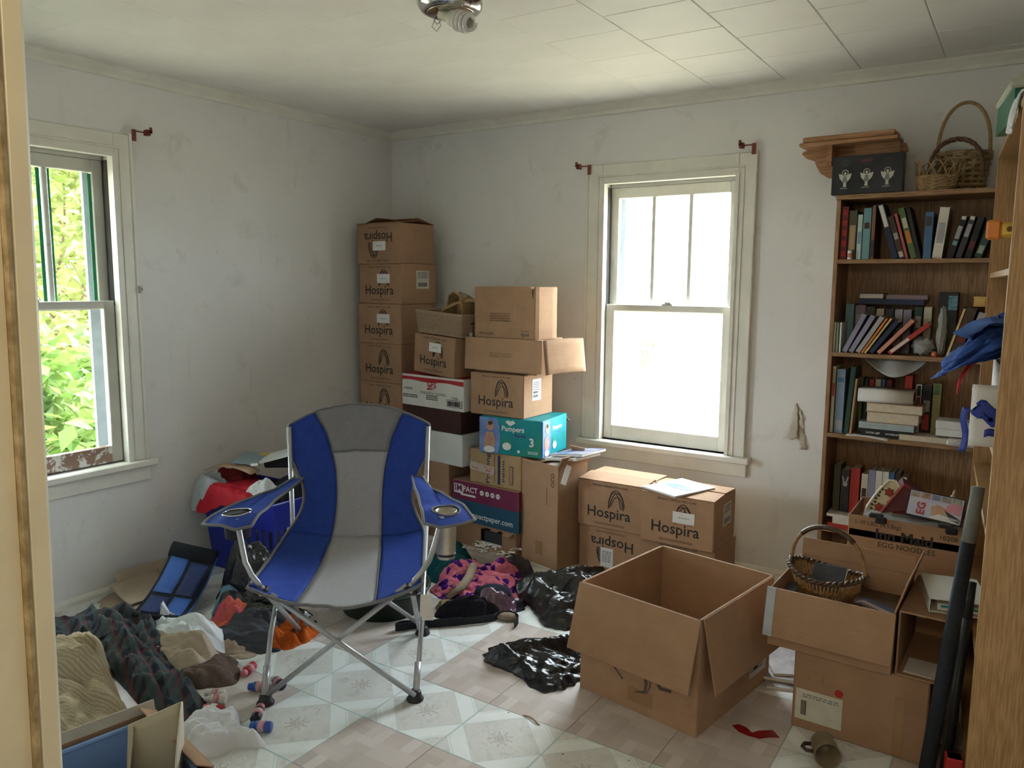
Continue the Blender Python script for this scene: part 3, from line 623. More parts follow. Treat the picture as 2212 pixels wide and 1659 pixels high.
# nappy carton
QW, QD, QH = .372, .315, .197
TEAL = M('teal_print',(.0,.245,.27),(.0,.21,.235),.45,10); GREEN3 = M('green_print',(.02,.25,.20),None,.45); BLUEP = M('blue_photo_print',(.19,.30,.62),(.10,.16,.40),.45,12); SKIN = M('skin_print',(.50,.30,.22),(.40,.22,.15),.55,30); PURP = M('purple_print',(.11,.03,.22),None,.5)
t = thing('nappy_carton', 'teal printed nappy carton with baby photo below the window-side stack', 'box', (1.262,-.368,.5485), (0,0,radians(6)))
carton(t, QW, QD, QH, TEAL, .004); yo = -QD/2-.0008; xo = QW/2+.0008
def photo(face, cx, cz, w, off, sgn):
    poly_decal(face, [(-w/2,-.095),(w/2-.014,-.095),(w/2-.002,-.05),(w/2,0),(w/2-.006,.05),(w/2-.02,.095),(-w/2,.095)], cx, cz, off, BLUEP, t, 'photo_panel')
    o2 = off+sgn*.0014; k = w/.125
    poly_decal(face, ell(.024*k,.027,18), cx+.002, cz+.052, o2, SKIN, t, 'baby_head_print'); poly_decal(face, [(-.034,-.055),(.03,-.055),(.034,-.01),(.02,.03),(-.018,.03),(-.036,0)], cx, cz-.012, o2, SKIN, t, 'baby_body_print', 0, .0006, k)
    poly_decal(face, ell(.014*k,.011,14), cx+.004, cz+.066, o2+sgn*.001, M('hair_print',(.05,.03,.02)), t, 'hair_print'); poly_decal(face, ell(.034*k,.018,16), cx-.002, cz-.076, o2+sgn*.001, LABEL, t, 'nappy_print')
photo('F', -.123, .0985, .125, yo, -1); photo('R', -.105, .0985, .10, xo, 1)
letter('Pampers', .132, 'F', (.015,yo,.138), t, LABEL, 0, .02, 'brand_lettering'); letter('Baby Dry', .066, 'F', (.060,yo-.0012,.108), t, PURP, 0, .02); poly_decal('F',[(-.03,.0),(-.015,.012),(0,.006),(.015,.012),(.03,0),(0,-.02)], -.0, .176, yo, LABEL, t, 'heart_mark')
poly_decal('F', ell(.032,.030,22), -.018, .060, yo, GREEN3, t, 'round_badge'); poly_decal('F', ell(.026,.02,18), -.02, .047, yo-.0012, LABEL, t, 'badge_nappy'); poly_decal('F', [(-.07,-.06),(.068,-.06),(.068,.09),(.03,.02)], .115, .064, yo+.0002, GREEN3, t, 'green_corner')
letter('3', .026, 'F', (.125,yo-.0012,.080), t, LABEL, 0, .03, 'size_digit'); letter('96', .034, 'F', (.085,yo-.0012,.028), t, GREEN3); small_print('F', .135, .026, .06, .016, 2, yo-.0012, LABEL, t, 3); poly_decal('F', ell(.009,.008,10), .05, .026, yo-.001, LABEL, t, 'mark')
letter('Pampers', .115, 'R', (xo,.03,.140), t, LABEL, 0, .02, 'brand_lettering'); letter('Baby Dry', .05, 'R', (xo+.001,.055,.114), t, PURP); poly_decal('R', ell(.030,.030,22), -.005, .060, xo, GREEN3, t, 'round_badge'); poly_decal('R', ell(.024,.02,18), -.006, .050, xo+.001, LABEL, t, 'badge_nappy'); letter('3', .026, 'R', (xo+.001,.115,.085), t, GREEN3, 0, .03, 'size_digit')
Mx = Matrix.Translation((.05,.152,QH)) @ Matrix.Rotation(radians(-35),4,'X'); MB().box(-.1,.12,0,.10,0,.004,Mx).build('flap', CARD, t)
hospira(1.180, -.365, .7465, -1.4, 'arch-logo carton with white shipping label on its side, standing on the teal nappy carton', False, None, False, False, 0, .966)
t = bpy.data.objects['medical_carton.008'] if 'medical_carton.008' in bpy.data.objects else None
if t:
    s_ = decal('R', -.02, .150, .086, .118, HW/2+.0008).build('shipping_label', LABEL, t); small_print('R', -.02, .170, .065, .05, 5, HW/2+.0018, GREYINK, s_, 5); barcode('R', -.03, .115, .05, .014, HW/2+.0018, s_, 3, GREYINK); barcode('R', -.03, .136, .05, .012, HW/2+.0018, s_, 4, GREYINK)
# open carton turned upside down on top, its flaps hanging
FW, FD = .392, .262
t = thing('splayed_carton', 'low open carton with wide flaps hanging down, between two boxes of the window-side stack', 'box', (1.205,-.34,.9755), (0,0,radians(-1)))
MB().cbox(-.20,.20,-.125,.135,0,.186,.003).build('body', CARDD, t)
def fl_front(u, v): return (-.245+.49*u+.004*v, -.150-.012*v-.010*sin(u*pi)*v, .186-.172*v)
MB().sheet(fl_front, 8, 6, .005).build('front_flap', CARDL, t)
small_print('F', .0, .10, .15, .03, 2, -.1695, M('ghost_ink',(.36,.23,.14)), t, 12)
def fl_side(u, v):
    a = (u-.0)*1.25; return (.252+.16*sin(a)*.42+.02*v, -.150+.30*u, .186-.176*v+.006*sin(u*pi))
MB().sheet(fl_side, 12, 6, .005).build('side_flap', CARDL, t, True)
t = thing('frozen_goods_carton', 'upside-down frozen goods carton with torn rounded corner at the top of the window-side stack', 'box', (1.200,-.335,1.162), (0,0,radians(-.5)))
def rcorner(n=10):     # outline with rounded right-hand back corner, crushed
    P = [(-FW/2,-FD/2),(FW/2-.040,-FD/2),(FW/2-.040,-FD/2+.05),(FW/2-.010,-FD/2+.05),(FW/2-.010,-FD/2),(FW/2-.004,-FD/2),(FW/2+.006,-FD/2+.02)]
    for k in range(n+1):
        a = -pi/2*0+pi/2*k/n; P.append((FW/2-.09+.10*cos(a)+.01, FD/2-.13+.13*sin(a)))
    return P+[(-FW/2,FD/2)]
MB().prism(rcorner(), 0, .268).build('body', CARD, t)
MB().prism([(x*.985,y*.985) for x,y in rcorner()], .268, .271).build('bottom_flap', CARDL, t)
yo = -FD/2-.0008
letter('KEEP FROZEN', .095, 'F', (-.12,yo,.022), t, None, pi, .02); small_print('F', -.03, .11, .13, .05, 4, yo, BROWNINK, t, 8); letter('Rands', .072, 'F', (.14,yo,.018), t, INK, pi, .01); small_print('F',.14,.040,.07,.006,1,yo,INK,t,4)
MB().prism([(FW/2-.02,0),(FW/2-.006,0),(FW/2-.002,-.002)], 0,.001).build('crease', CARDD, t)
decal('F', .0, .19, .10, .13, yo+.0003).build('tape', CARDI, t)
MB().prism([(FW/2-.042,0),(FW/2-.008,0),(FW/2-.008,.268),(FW/2-.012,.268),(FW/2-.020,.205),(FW/2-.030,.268),(FW/2-.042,.268)], 0, .003, Matrix(((1,0,0,0),(0,0,-1,-FD/2+.0015),(0,1,0,0),(0,0,0,1)))).build('torn_corner', CARD, t)
decal('R', -.06, .22, .04, .09, FW/2+.0075).build('tape', M('yellow_tape',(.45,.30,.12),(.40,.26,.10),.3), t); decal('R', -.07, .03, .04, .06, FW/2+.0075).build('tape', _mc['yellow_tape'], t)
# tall open carton
t = thing('tall_carton', 'tall open carton stuffed with papers in front of the window stack', 'box', (1.502,-.439,0), (0,0,radians(-13.9)))
tw, td, th_ = .263, .225, .543
for nm, b in (('front_panel',(-tw/2,tw/2,-td/2,-td/2+.005)),('back_panel',(-tw/2,tw/2,td/2-.005,td/2)),('side_panel',(-tw/2,-tw/2+.005,-td/2+.005,td/2-.005)),('side_panel',(tw/2-.005,tw/2,-td/2+.005,td/2-.005))):
    MB().cbox(*b, 0, th_, .0015).build(nm, CARD, t)
MB().box(-tw/2+.005,tw/2-.005,-td/2+.005,td/2-.005,.003,.008).build('bottom_panel', CARDI, t)
MB().box(-tw/2+.008,tw/2-.008,-td/2+.008,td/2-.008,.008,.50).build('packed_paper', M('packed_paper',(.42,.36,.29),(.30,.24,.18),.9,40), t)
Mx = Matrix.Translation((tw/2,0,th_)) @ Matrix.Rotation(radians(28),4,'Y'); MB().box(0,.005,-td/2,td/2,0,.055,Mx).build('flap', CARDL, t)
Mx = Matrix.Translation((-tw/2+.006,0,th_-.012)) @ Matrix.Rotation(radians(96),4,'Y'); MB().box(0,.005,-td/2,td/2,0,.06,Mx).build('flap', CARDL, t)
Mx = Matrix.Translation((0,td/2,th_)) @ Matrix.Rotation(radians(24),4,'X'); MB().box(.035,tw/2,-.005,0,0,.075,Mx).build('flap', CARDL, t)
letter('oro', .075, 'F', (.095,-td/2-.0008,.465), t, M('soft_ink',(.16,.09,.05)), pi/2, .02); MB().box(.052,.055,-td/2-.0012,-td/2,.33,.42).build('scuff', BROWNINK, t)
decal('F', .0, .09, .05, .07, -td/2-.0008).build('tape', TAPE, t); decal('R', .02,.20,.045,.05,tw/2+.0008).build('sticker', CARDL, t)
o = MB().box(-.02,.02,-.0012,.0012,-.10,.0,Matrix.Rotation(radians(25),4,'Y')).build('loose_paper', PAPER, None, False, (1.640,-.535,.545), (0,0,radians(76))); tag(o, 'narrow folded paper slip hanging out of the tall open carton', 'paper')
for k,(dx,dz,a,mt,lab) in enumerate(((0,0,8,'PAPER','white magazine sticking out of the top of the tall carton, lower of the two'),(.02,.020,8,'NAVYM','white and navy magazine lying across the top of the tall carton'))):
    t2 = thing('magazine', lab, 'magazine', (1.605+dx,-.435+dx,.562+dz), (0,radians(-a),radians(-10)))
    MB().cbox(-.105,.105,-.10,.10,0,.012,.002).build('pages', PAPER, t2); MB().box(-.105,.105,-.1005,.1005,.012,.0135).build('cover', M('navy_cover',(.05,.06,.16),(.4,.4,.45),.3,14) if k else LABEL, t2)
# cartons under the window
hospira(1.846, -.315, 0, -.5, 'upside-down arch-logo carton with shipping label on the floor under the window', True, None, False, True)
hospira(2.212, -.345, 0, -.5, 'arch-logo carton on the floor behind the big open carton', False)
hospira(1.845, -.335, .2375, -.1, 'arch-logo carton without sticker under the window sill, upper box of its pair', False, None, False, False, 0, 1.0, True, (4,1))
hospira(2.213, -.385, .2375, -.6, 'arch-logo carton with name sticker and a picture book lying on it', False, (.035,.140), True, False, 0, 1.0, True, (2,3))
t = thing('picture_book', 'thin glossy picture book in blue and pink lying on a carton', 'book', (2.175,-.42,.4825), (0,0,radians(-22)))
PB = NT('picture_cover'); PB.set(.18,0,.5); PB.col(PB.ramp(PB.noise(16,3,dist=1.5),[(.3,(.10,.22,.62)),(.45,(.62,.70,.88)),(.55,(.75,.78,.85)),(.62,(.80,.42,.45)),(.75,(.35,.55,.75))])); PB = PB.m
MB().box(-.105,.105,-.135,.135,0,.008).build('pages', PAPER, t); cv = MB().box(-.107,.107,-.137,.137,.008,.0095).build('cover', PB, t)
poly_decal('T', ell(.075,.03,24), 0, 0, .0102, M('blue_oval',(.05,.16,.55),None,.2), cv, 'title_oval'); MB().box(-.107,.107,.10,.137,.0095,.0101).build('title_band', LABEL, cv)
# ---------------------------------------------------------------- big open carton
def panel(n, w, h, mat, t, loc, rz, tilt=0, th=.005):   # panel hinged on its bottom edge
    Mx = Matrix.Translation(loc) @ Matrix.Rotation(rz,4,'Z') @ Matrix.Rotation(tilt,4,'X')
    return MB().cbox(-w/2, w/2, 0, th, 0, h, .0012, Mx).build(n, mat, t)
BW, BD, BH = .471, .535, .397
t = thing('open_carton', 'big empty open carton with flaps folded outward in the middle of the floor', 'box', (2.524,-1.303,0), (0,0,radians(-9.4)))
for nm, b in (('front_panel',(-BW/2,BW/2,-BD/2,-BD/2+.005)),('back_panel',(-BW/2,BW/2,BD/2-.005,BD/2)),('side_panel',(-BW/2,-BW/2+.005,-BD/2+.005,BD/2-.005)),('side_panel',(BW/2-.005,BW/2,-BD/2+.005,BD/2-.005))):
    MB().cbox(*b, 0, BH, .0015).build(nm, CARD, t)
MB().box(-BW/2+.005,BW/2-.005,-BD/2+.005,BD/2-.005,.002,.008).build('bottom_panel', CARDI, t)
RIM = CARD
def hang(n, w, h, side, ang, off=0):
    rz = {'F':0,'R':pi/2,'B':pi,'L':-pi/2}[side]; d = BD/2 if side in 'FB' else BW/2
    Mx = Matrix.Rotation(rz,4,'Z') @ Matrix.Translation((off,-d-.002,BH)) @ Matrix.Rotation(radians(-ang),4,'X')
    o = MB().cbox(-w/2,w/2,-.0045,0,-h,.001,.0012,Mx).build(n, CARD, t); return o
hang('front_flap', BW+.012, .232, 'F', 17); hang('side_flap', BD-.03, .245, 'R', 12, .0); hang('side_flap', BD-.02, .23, 'L', 9); hang('back_flap', BW, .23, 'B', 6)
MB().box(-BW/2,BW/2,-BD/2-.001,-BD/2+.006,BH,BH+.002).box(BW/2-.006,BW/2+.001,-BD/2,BD/2,BH,BH+.002).box(-BW/2-.001,-BW/2+.006,-BD/2,BD/2,BH,BH+.002).box(-BW/2,BW/2,BD/2-.006,BD/2+.001,BH,BH+.002).build('rim_edge', RIM, t)
mk = MB(); mk.tube([(-.10,-BD/2-.0005,.17),(-.085,-BD/2-.0005,.13),(-.05,-BD/2-.0005,.10)],.003,4)
mk.tube([(.03,-BD/2-.0005,.16),(.045,-BD/2-.0005,.12),(.04,-BD/2-.0005,.085),(.0,-BD/2-.0005,.072)],[.003,.006,.006,.002],4).tube([(.06,-BD/2-.0005,.15),(.06,-BD/2-.0005,.11),(.045,-BD/2-.0005,.08)],[.002,.004,.002],4)
mk.tube([(.07,-BD/2-.0005,.16),(.10,-BD/2-.0005,.12),(.14,-BD/2-.0005,.125)],.006,4); mk.build('curl_print', M('grey_print',(.12,.09,.07)), t)
decal('F', .02, .06, .10, .05, -BD/2-.0004).build('tape', TAPE, t)
s_ = decal('R', .17, .095, .13, .075, BW/2+.0008).build('shipping_label', M('aged_label',(.55,.53,.44),(.48,.46,.38),.7), t); small_print('R', .16, .10, .10, .05, 4, BW/2+.0018, GREYINK, s_, 2); decal('R',.15,.10,.03,.04,BW/2+.0018).build('print_block', INK, s_)
# ---------------------------------------------------------------- stack before the bookcase
t = thing('shipping_carton', 'large worn carton with shipping label and red dot under the open basket carton', 'box', (3.150,-1.155,0), (0,0,radians(-1)))
carton(t, .395, .40, .268, CARD, .004); yo = -.2008
s_ = decal('F', -.115, .085, .145, .105, yo).build('shipping_label', M('cream_label',(.60,.58,.48),(.52,.50,.40),.7), t); barcode('F', -.160, .075, .018, .05, yo-.001, s_, 7); small_print('F', -.11, .118, .11, .015, 2, yo-.001, GREYINK, s_, 1)
poly_decal('F', ell(.013,.013,18), -.055, .155, yo, RED, t, 'red_dot'); decal('F', .12, .10, .03, .19, yo).build('tape', TAPE, t); decal('F',-.13,.19,.05,.03,yo).build('tape', TAPE, t)
t = thing('basket_carton', 'open carton with taped front flap holding a dark wicker basket', 'box', (3.055,-1.175,.270), (0,0,radians(-1.5)))
ow, od, oh = .375, .40, .195
for nm, b in (('front_panel',(-ow/2,ow/2,-od/2,-od/2+.005)),('back_panel',(-ow/2,ow/2,od/2-.005,od/2)),('side_panel',(-ow/2,-ow/2+.005,-od/2+.005,od/2-.005)),('side_panel',(ow/2-.005,ow/2,-od/2+.005,od/2-.005))):
    MB().cbox(*b, 0, oh, .0015).build(nm, CARD, t)
MB().box(-ow/2+.005,ow/2-.005,-od/2+.005,od/2-.005,0,.006).build('bottom_panel', CARDI, t)
Mx = Matrix.Translation((0,-od/2-.001,oh)) @ Matrix.Rotation(radians(-12),4,'X'); fl = MB().cbox(-ow/2-.004,ow/2+.004,-.005,0,-.155,.002,.0012,Mx).build('front_flap', CARDL, t)
MB().box(-ow/2-.006,-ow/2+.022,-.0062,.001,-.154,.003,Mx).build('grey_tape', M('grey_tape',(.40,.43,.46),(.35,.38,.41),.4), fl)
Mx = Matrix.Translation((0,od/2,oh)) @ Matrix.Rotation(radians(-10),4,'X'); MB().cbox(-ow/2,ow/2,-.005,0,0,.062,.0012,Mx).build('back_flap', CARD, t)
Mx = Matrix.Translation((ow/2,0,oh)) @ Matrix.Rotation(radians(16),4,'Y'); MB().cbox(-.005,0,-od/2+.01,od/2-.005,0,.10,.0012,Mx).build('side_flap', CARD, t)
Mx = Matrix.Translation((-ow/2,0,oh)) @ Matrix.Rotation(radians(200),4,'Y'); MB().cbox(-.005,0,-od/2+.03,od/2-.01,0,.05,.0012,Mx).build('side_flap', CARD, t)
MB().box(-ow/2,ow/2,-od/2-.001,-od/2+.006,oh,oh+.0015).build('rim_edge', RIM, t)
t = thing('noodle_carton', 'egg noodle carton with dark lettering, standing against the bookcase', 'box', (3.180,-.625,.0), (0,0,radians(0)))
nw, nd, nh = .375, .30, .588
carton(t, nw, nd, nh-.05, CARD, .004, 'body')
for nm, b in (('front_panel',(-nw/2,nw/2,-nd/2,-nd/2+.005)),('back_panel',(-nw/2,nw/2,nd/2-.005,nd/2)),('side_panel',(-nw/2,-nw/2+.005,-nd/2+.005,nd/2-.005)),('side_panel',(nw/2-.005,nw/2,-nd/2+.005,nd/2-.005))):
    MB().cbox(*b, nh-.08, nh, .0012).build(nm, CARD, t)
yo = -nd/2-.0008
letter('1-10 LBS. (4.53kg)', .155, 'F', (-.085,yo,.562), t); letter('Inn Maid', .19, 'F', (.005,yo,.528), t, None, 0, .028, 'brand_lettering'); letter('EGG NOODLES', .19, 'F', (.015,yo,.490), t, None, 0, .0); letter('10208', .055, 'F', (.150,yo,.553), t)
# dark crate and binder beside the basket carton
t = thing('open_crate', 'brown open-fronted crate wedged between the basket carton and the leaning pole', 'box', (3.318,-1.17,.270), (0,0,radians(-2)))
DK = M('dark_brown_board',(.075,.04,.022),(.055,.03,.016),.7,10)
for nm,b in (('side_panel',(-.065,-.060,-.19,.17,0,.20)),('side_panel',(.060,.065,-.19,.17,0,.20)),('top_panel',(-.065,.065,-.19,.17,.20,.205)),('bottom_panel',(-.065,.065,-.19,.17,0,.005)),('back_panel',(-.060,.060,.165,.17,.005,.20))): MB().box(*b).build(nm, CARD, t)
MB().box(-.055,-.03,.155,.163,.06,.13).build('paper_scrap', PAPER, t); MB().box(-.045,.045,-.17,-.06,.005,.008).build('paper_scrap', PAPER, t)
t = thing('ring_binder', 'white ring binder lying on the brown crate beside the leaning pole', 'binder', (3.372,-1.20,.477), (0,0,radians(12)))
t.scale = (.85,.85,.9)
WB = M('white_vinyl',(.66,.66,.60),(.60,.60,.54),.45,8)
MB().box(-.085,.10,-.13,.13,.045,.049).build('front_cover', WB, t); MB().box(-.085,.10,-.13,.13,0,.004).build('back_cover', WB, t); MB().box(-.089,-.085,-.13,.13,0,.049).build('spine', WB, t)
MB().box(-.06,.092,-.12,.12,.008,.030).build('pages', PAGESW, t); MB().box(-.05,.092,-.121,-.119,.018,.026).build('divider_tab', M('teal_tab',(.02,.30,.33)), t)
rg = MB()
for y in (-.09,0,.09): rg.tube([(-.062+.018*cos(a*pi/6), y, .024+.018*sin(a*pi/6)) for a in range(12)], .0018, 5, True)
rg.build('rings', CHROME, t)
# ---------------------------------------------------------------- camp chair
ct = thing('camp_chair', 'folding camp chair in royal blue fabric with grey mesh centre and steel frame', 'chair', (1.4475,-1.876,0), (0,0,math.atan2(.6,.8)))
BLUE = M('royal_blue_canvas', (.028,.068,.36), (.022,.055,.30), .8, 30, .5, 240, 0, .25, .0008); GREYC = M('grey_canvas', (.27,.265,.275), (.24,.235,.245), .85, 30, .4, 300); MESH = mat_mesh_fabric(); PIPE = M('grey_piping', (.20,.195,.19), (.17,.165,.16), .85, 80)
ROWS = [ # s, Y, Z edge, Z mid, hw, cw, sagY
 (0.00,.355,.872,.955,.285,.185,.01),(.08,.352,.855,.905,.290,.165,.02),(.20,.342,.800,.822,.288,.132,.035),(.30,.333,.745,.755,.280,.116,.045),(.40,.318,.690,.690,.252,.102,.05),
 (.48,.300,.630,.625,.226,.095,.055),(.55,.280,.570,.555,.220,.092,.05),(.62,.250,.510,.490,.240,.094,.04),(.68,.205,.468,.435,.268,.098,.02),
 (.76,.10,.452,.395,.276,.106,.0),(.85,-.05,.446,.372,.282,.115,.0),(.93,-.19,.444,.365,.287,.124,.0),(1.0,-.315,.446,.372,.290,.132,-.01)]
def crow(s):
    for i in range(len(ROWS)-1):
        if s <= ROWS[i+1][0]+1e-9: break
    a, b = ROWS[i], ROWS[i+1]; k = (s-a[0])/(b[0]-a[0]); p = ROWS[max(i-1,0)]; n = ROWS[min(i+2,len(ROWS)-1)]
    o = []
    for q in range(1,7):
        m0 = (b[q]-p[q])/max(b[0]-p[0],1e-6)*(b[0]-a[0]); m1 = (n[q]-a[q])/max(n[0]-a[0],1e-6)*(b[0]-a[0])
        o.append((2*k**3-3*k*k+1)*a[q]+(k**3-2*k*k+k)*m0+(-2*k**3+3*k*k)*b[q]+(k**3-k*k)*m1)
    return o
def cpt(s, x, hwf=None):
    Y,ze,zm,hw,cw,sg = crow(s); q = min(1,abs(x)/hw); pr = 1-q*q
    wr = .0045*noise.noise(Vector((x*8,s*9,2.1)))+.003*(abs(noise.noise(Vector((x*16+s*6,s*20,5.1))))*2-.5)
    return Vector((x, Y+sg*pr+wr, ze+(zm-ze)*pr+wr))
def strip_fn(s0, s1, lo, hi):
    def fn(u, v):
        s = s0+(s1-s0)*v; r = crow(s); a = lo(r); b = hi(r); return cpt(s, a+(b-a)*u)
    return fn
for sg in (-1,1):
    lo, hi = ((lambda r: -r[3]),(lambda r: -r[4])) if sg<0 else ((lambda r: r[4]),(lambda r: r[3]))
    MB().sheet(strip_fn(0,.68,lo,hi), 8, 36, .003).build('backrest_side', BLUE, ct, True); MB().sheet(strip_fn(.68,1,lo,hi), 8, 20, .003).build('seat_side', BLUE, ct, True)
cl, ch = (lambda r: -r[4]), (lambda r: r[4])
MB().sheet(strip_fn(0,.30,cl,ch), 12, 18, .003).build('headrest_panel', GREYC, ct, True); MB().sheet(strip_fn(.30,.68,cl,ch), 10, 22, .0015).build('backrest_mesh', MESH, ct, True); MB().sheet(strip_fn(.68,1,cl,ch), 10, 20, .0015).build('seat_mesh', MESH, ct, True)
per = [cpt(0,-crow(0)[3]+2*crow(0)[3]*k/24) for k in range(25)]+[cpt(k/70,crow(k/70)[3]) for k in range(1,71)]+[cpt(1,crow(1)[3]*(1-2*k/24)) for k in range(1,25)]+[cpt(1-k/70,-crow(1-k/70)[3]) for k in range(1,70)]
MB().tube(per, .0058, 6, True).build('edge_piping', PIPE, ct, True)
for sg in (-1,1): MB().tube([cpt(k/60,sg*crow(k/60)[4])+Vector((0,-.003,.003)) for k in range(61)], .0018, 4).build('seam', PIPE, ct, True)
MB().tube([cpt(.30,-crow(.3)[4]+2*crow(.3)[4]*k/12)+Vector((0,-.003,0)) for k in range(13)], .0025, 4).build('seam', PIPE, ct, True)
def rod(n, *pts, r=.0095, mat=STEEL): return MB().tube(pts, r, 10).build(n, mat, ct, True)
F = .258
rod('front_brace', (-F,-F,.025),(.236,-.285,.430)); rod('front_brace', (F,-F-.018,.025),(-.218,-.300,.412))
rod('rear_brace', (-F,F,.025),(.262,.275,.42)); rod('rear_brace', (F,F+.018,.025),(-.262,.292,.42))
for sg in (-1,1):
    rod('side_brace', (sg*(F+.006),-F,.025),(sg*.272,-.10,.18),(sg*.276,.262,.46)); rod('side_brace', (sg*(F-.014),F,.025),(sg*.250,-.288,.432))
    rod('back_pole', (sg*F,F+.004,.02),(sg*.268,.290,.46),(sg*.283,.345,.862))
    rod('sleeve', (sg*(F+.003),-F+.0,.03),(sg*.266,-F+.065,.105), r=.0125)
    MB().tube([(sg*.258,-.285,.436),(sg*.262,-.286,.448),(sg*.285,-.272,.470),(sg*.312,-.245,.505),(sg*.326,-.222,.545),(sg*.343,-.196,.600),(sg*.352,-.186,.640)], .010, 10).build('arm_post', STEEL, ct, True)
    MB().cbox(sg*.25-.024,sg*.25+.022,-.300,-.258,.396,.428,.006).build('corner_joint', BLACKP, ct)
    for fy in (-F,F): MB().lathe([(.030,0),(.031,.006),(.024,.012),(.0215,.030),(.017,.034)], 14, Matrix.Translation((sg*F,fy,0))).build('foot', BLACKP, ct, True)
    MB().lathe([(.0001,.004),(.007,.003),(.008,0)],10, Matrix.Translation((sg*.25,-.301,.414)) @ Matrix.Rotation(radians(90),4,'X')).build('rivet', STEEL, ct)
MB().lathe([(.0001,.004),(.006,.003),(.007,0)],10, Matrix.Translation((.01,-.284,.228)) @ Matrix.Rotation(radians(90),4,'X')).build('rivet', STEEL, ct)
# arms with cup holder
ocl = [(-.218,.285),(-.262,.285),(-.300,.13),(-.365,.03),(-.430,-.08),(-.468,-.19),(-.420,-.222),(-.345,-.245),(-.292,-.225),(-.282,-.15),(-.262,0),(-.238,.14)]
def arm(sg):
    hc = Vector((-.366,-.130)); N = 44; ring = []; P = [Vector(p) for p in ocl]
    def hit(a):
        d = Vector((cos(a), sin(a))); best = None
        for i in range(len(P)):
            p, q = P[i], P[(i+1)%len(P)]; e = q-p; den = d.x*e.y-d.y*e.x
            if abs(den)<1e-9: continue
            w = p-hc; t_ = (w.x*e.y-w.y*e.x)/den; s_ = (w.x*d.y-w.y*d.x)/den
            if t_>0 and -1e-6<=s_<=1+1e-6 and (best is None or t_>best): best = t_
        return hc+d*best
    tipa = [math.atan2(p.y-hc.y,p.x-hc.x) for p in P]; angs = sorted(set([round(x%(2*pi),4) for x in tipa]+[round(2*pi*k/N,4) for k in range(N)]))
    def zz(p): return .648+.016*(p.y+.1)/.4-.02*max(0,(-p.y-.12)/.12)**2 - .012*max(0,(-.40-p.x)/.07) + .010*noise.noise(Vector((p.x*9,p.y*9,sg)))
    V = []; Fc = []; n = len(angs); R = [0,.08,.45,1]
    for a in angs:
        o = hit(a); h = hc+Vector((cos(a),sin(a)))*.050
        for k in R: p = h+(o-h)*k; V.append((sg*-1*p.x if sg>0 else p.x, p.y, zz(p)))
    m_ = len(R)
    for i in range(n):
        j = (i+1)%n
        for k in range(m_-1):
            q = (i*m_+k, i*m_+k+1, j*m_+k+1, j*m_+k); Fc.append(q if sg<0 else tuple(reversed(q)))
    top = MB().add(V, Fc); low = [(x,y,z-.004) for x,y,z in V]; nv = len(V)
    top.add(low, [tuple(reversed(q)) for q in Fc])
    top.build('armrest', BLUE, ct, True)
    MB().tube([V[i*m_+m_-1] for i in range(n)], .0055, 6, True).build('armrest_piping', PIPE, ct, True)
    MB().tube([(V[i*m_][0],V[i*m_][1],V[i*m_][2]+.001) for i in range(n)], .0032, 6, True).build('cup_ring', CHROME if sg<0 else PIPE, ct, True)
    if sg<0: MB().lathe([(.0001,-.085),(.044,-.085),(.049,0)], 20, Matrix.Translation((hc.x,hc.y,.643))).build('cup_pocket', M('dark_net',(.03,.03,.045),None,.9), ct, True)
arm(-1); arm(1)
MB().box(.262,.300,-.285,-.2835,.33,.41,Matrix.Rotation(.05,4,'Y')).box(.285,.325,-.278,-.2765,.30,.345).build('care_label', PAPER, ct)
# steel tumbler hanging in the right cup holder
q = ct.matrix_basis if False else Matrix.Translation((1.4475,-1.876,0)) @ Matrix.Rotation(math.atan2(.6,.8),4,'Z'); tp = q @ Vector((.366,-.130,.470))
t = thing('steel_tumbler', 'brushed steel tumbler hanging in the cup holder of the camp chair', 'tumbler', tp)
tm = NT('knurled_steel'); tm.set(.3,1,.5); tm.col((.55,.50,.42)); _w = tm.n('TexVoronoi', Scale=260.0); tm.l(tm.obj,_w.inputs['Vector']); tm.bump(_w.outputs['Distance'],.5,.002)
MB().lathe([(.0001,0),(.032,0),(.033,.012),(.034,.014),(.039,.172),(.040,.176),(.036,.176),(.031,.02),(.0001,.018)], 28).build('body', tm.m, t, True); MB().lathe([(.0335,.010),(.0355,.012),(.0355,.018),(.034,.020)],28).build('base_band', BLACKP, t, True)
# ---------------------------------------------------------------- ceiling lamp
t = thing('ceiling_lamp', 'bare ceiling lamp with mirrored pan and spiral bulb, shade missing', 'lamp', (1.80,-1.70,H))
MB().lathe([(.0001,-.046),(.085,-.046),(.100,-.040),(.112,-.024),(.118,-.004),(.118,0),(.0001,0)], 36).build('pan', CHROME, t, True)
MB().lathe([(.0001,-.0475),(.078,-.0475),(.082,-.046)],36).build('pan_face', CHROME, t, True)
ax = Vector((.88,-.02,-.36)).normalized(); b0 = Vector((-.005,-.035,-.062)); Q = ax.to_track_quat('Z','Y').to_matrix().to_4x4(); Q.translation = b0
MB().lathe([(.016,-.012),(.017,.022),(.019,.03)],16,Q).build('socket', M('cream_ceramic',(.66,.63,.50),None,.4), t, True)
MB().lathe([(.018,.028),(.026,.040),(.027,.055),(.021,.060)],18,Q).build('bulb_base', M('white_bulb_plastic',(.72,.70,.60),None,.35), t, True)
sp = [Q @ Vector((.027*cos(k*.45)*(1-.25*max(0,k-46)/10), .027*sin(k*.45)*(1-.25*max(0,k-46)/10), .060+.0012*k)) for k in range(58)]
MB().tube(sp, .0080, 8).build('spiral_tube', M('frosted_glass',(.74,.72,.66),(.70,.68,.62),.18,10,0,1,0,.7), t, True)
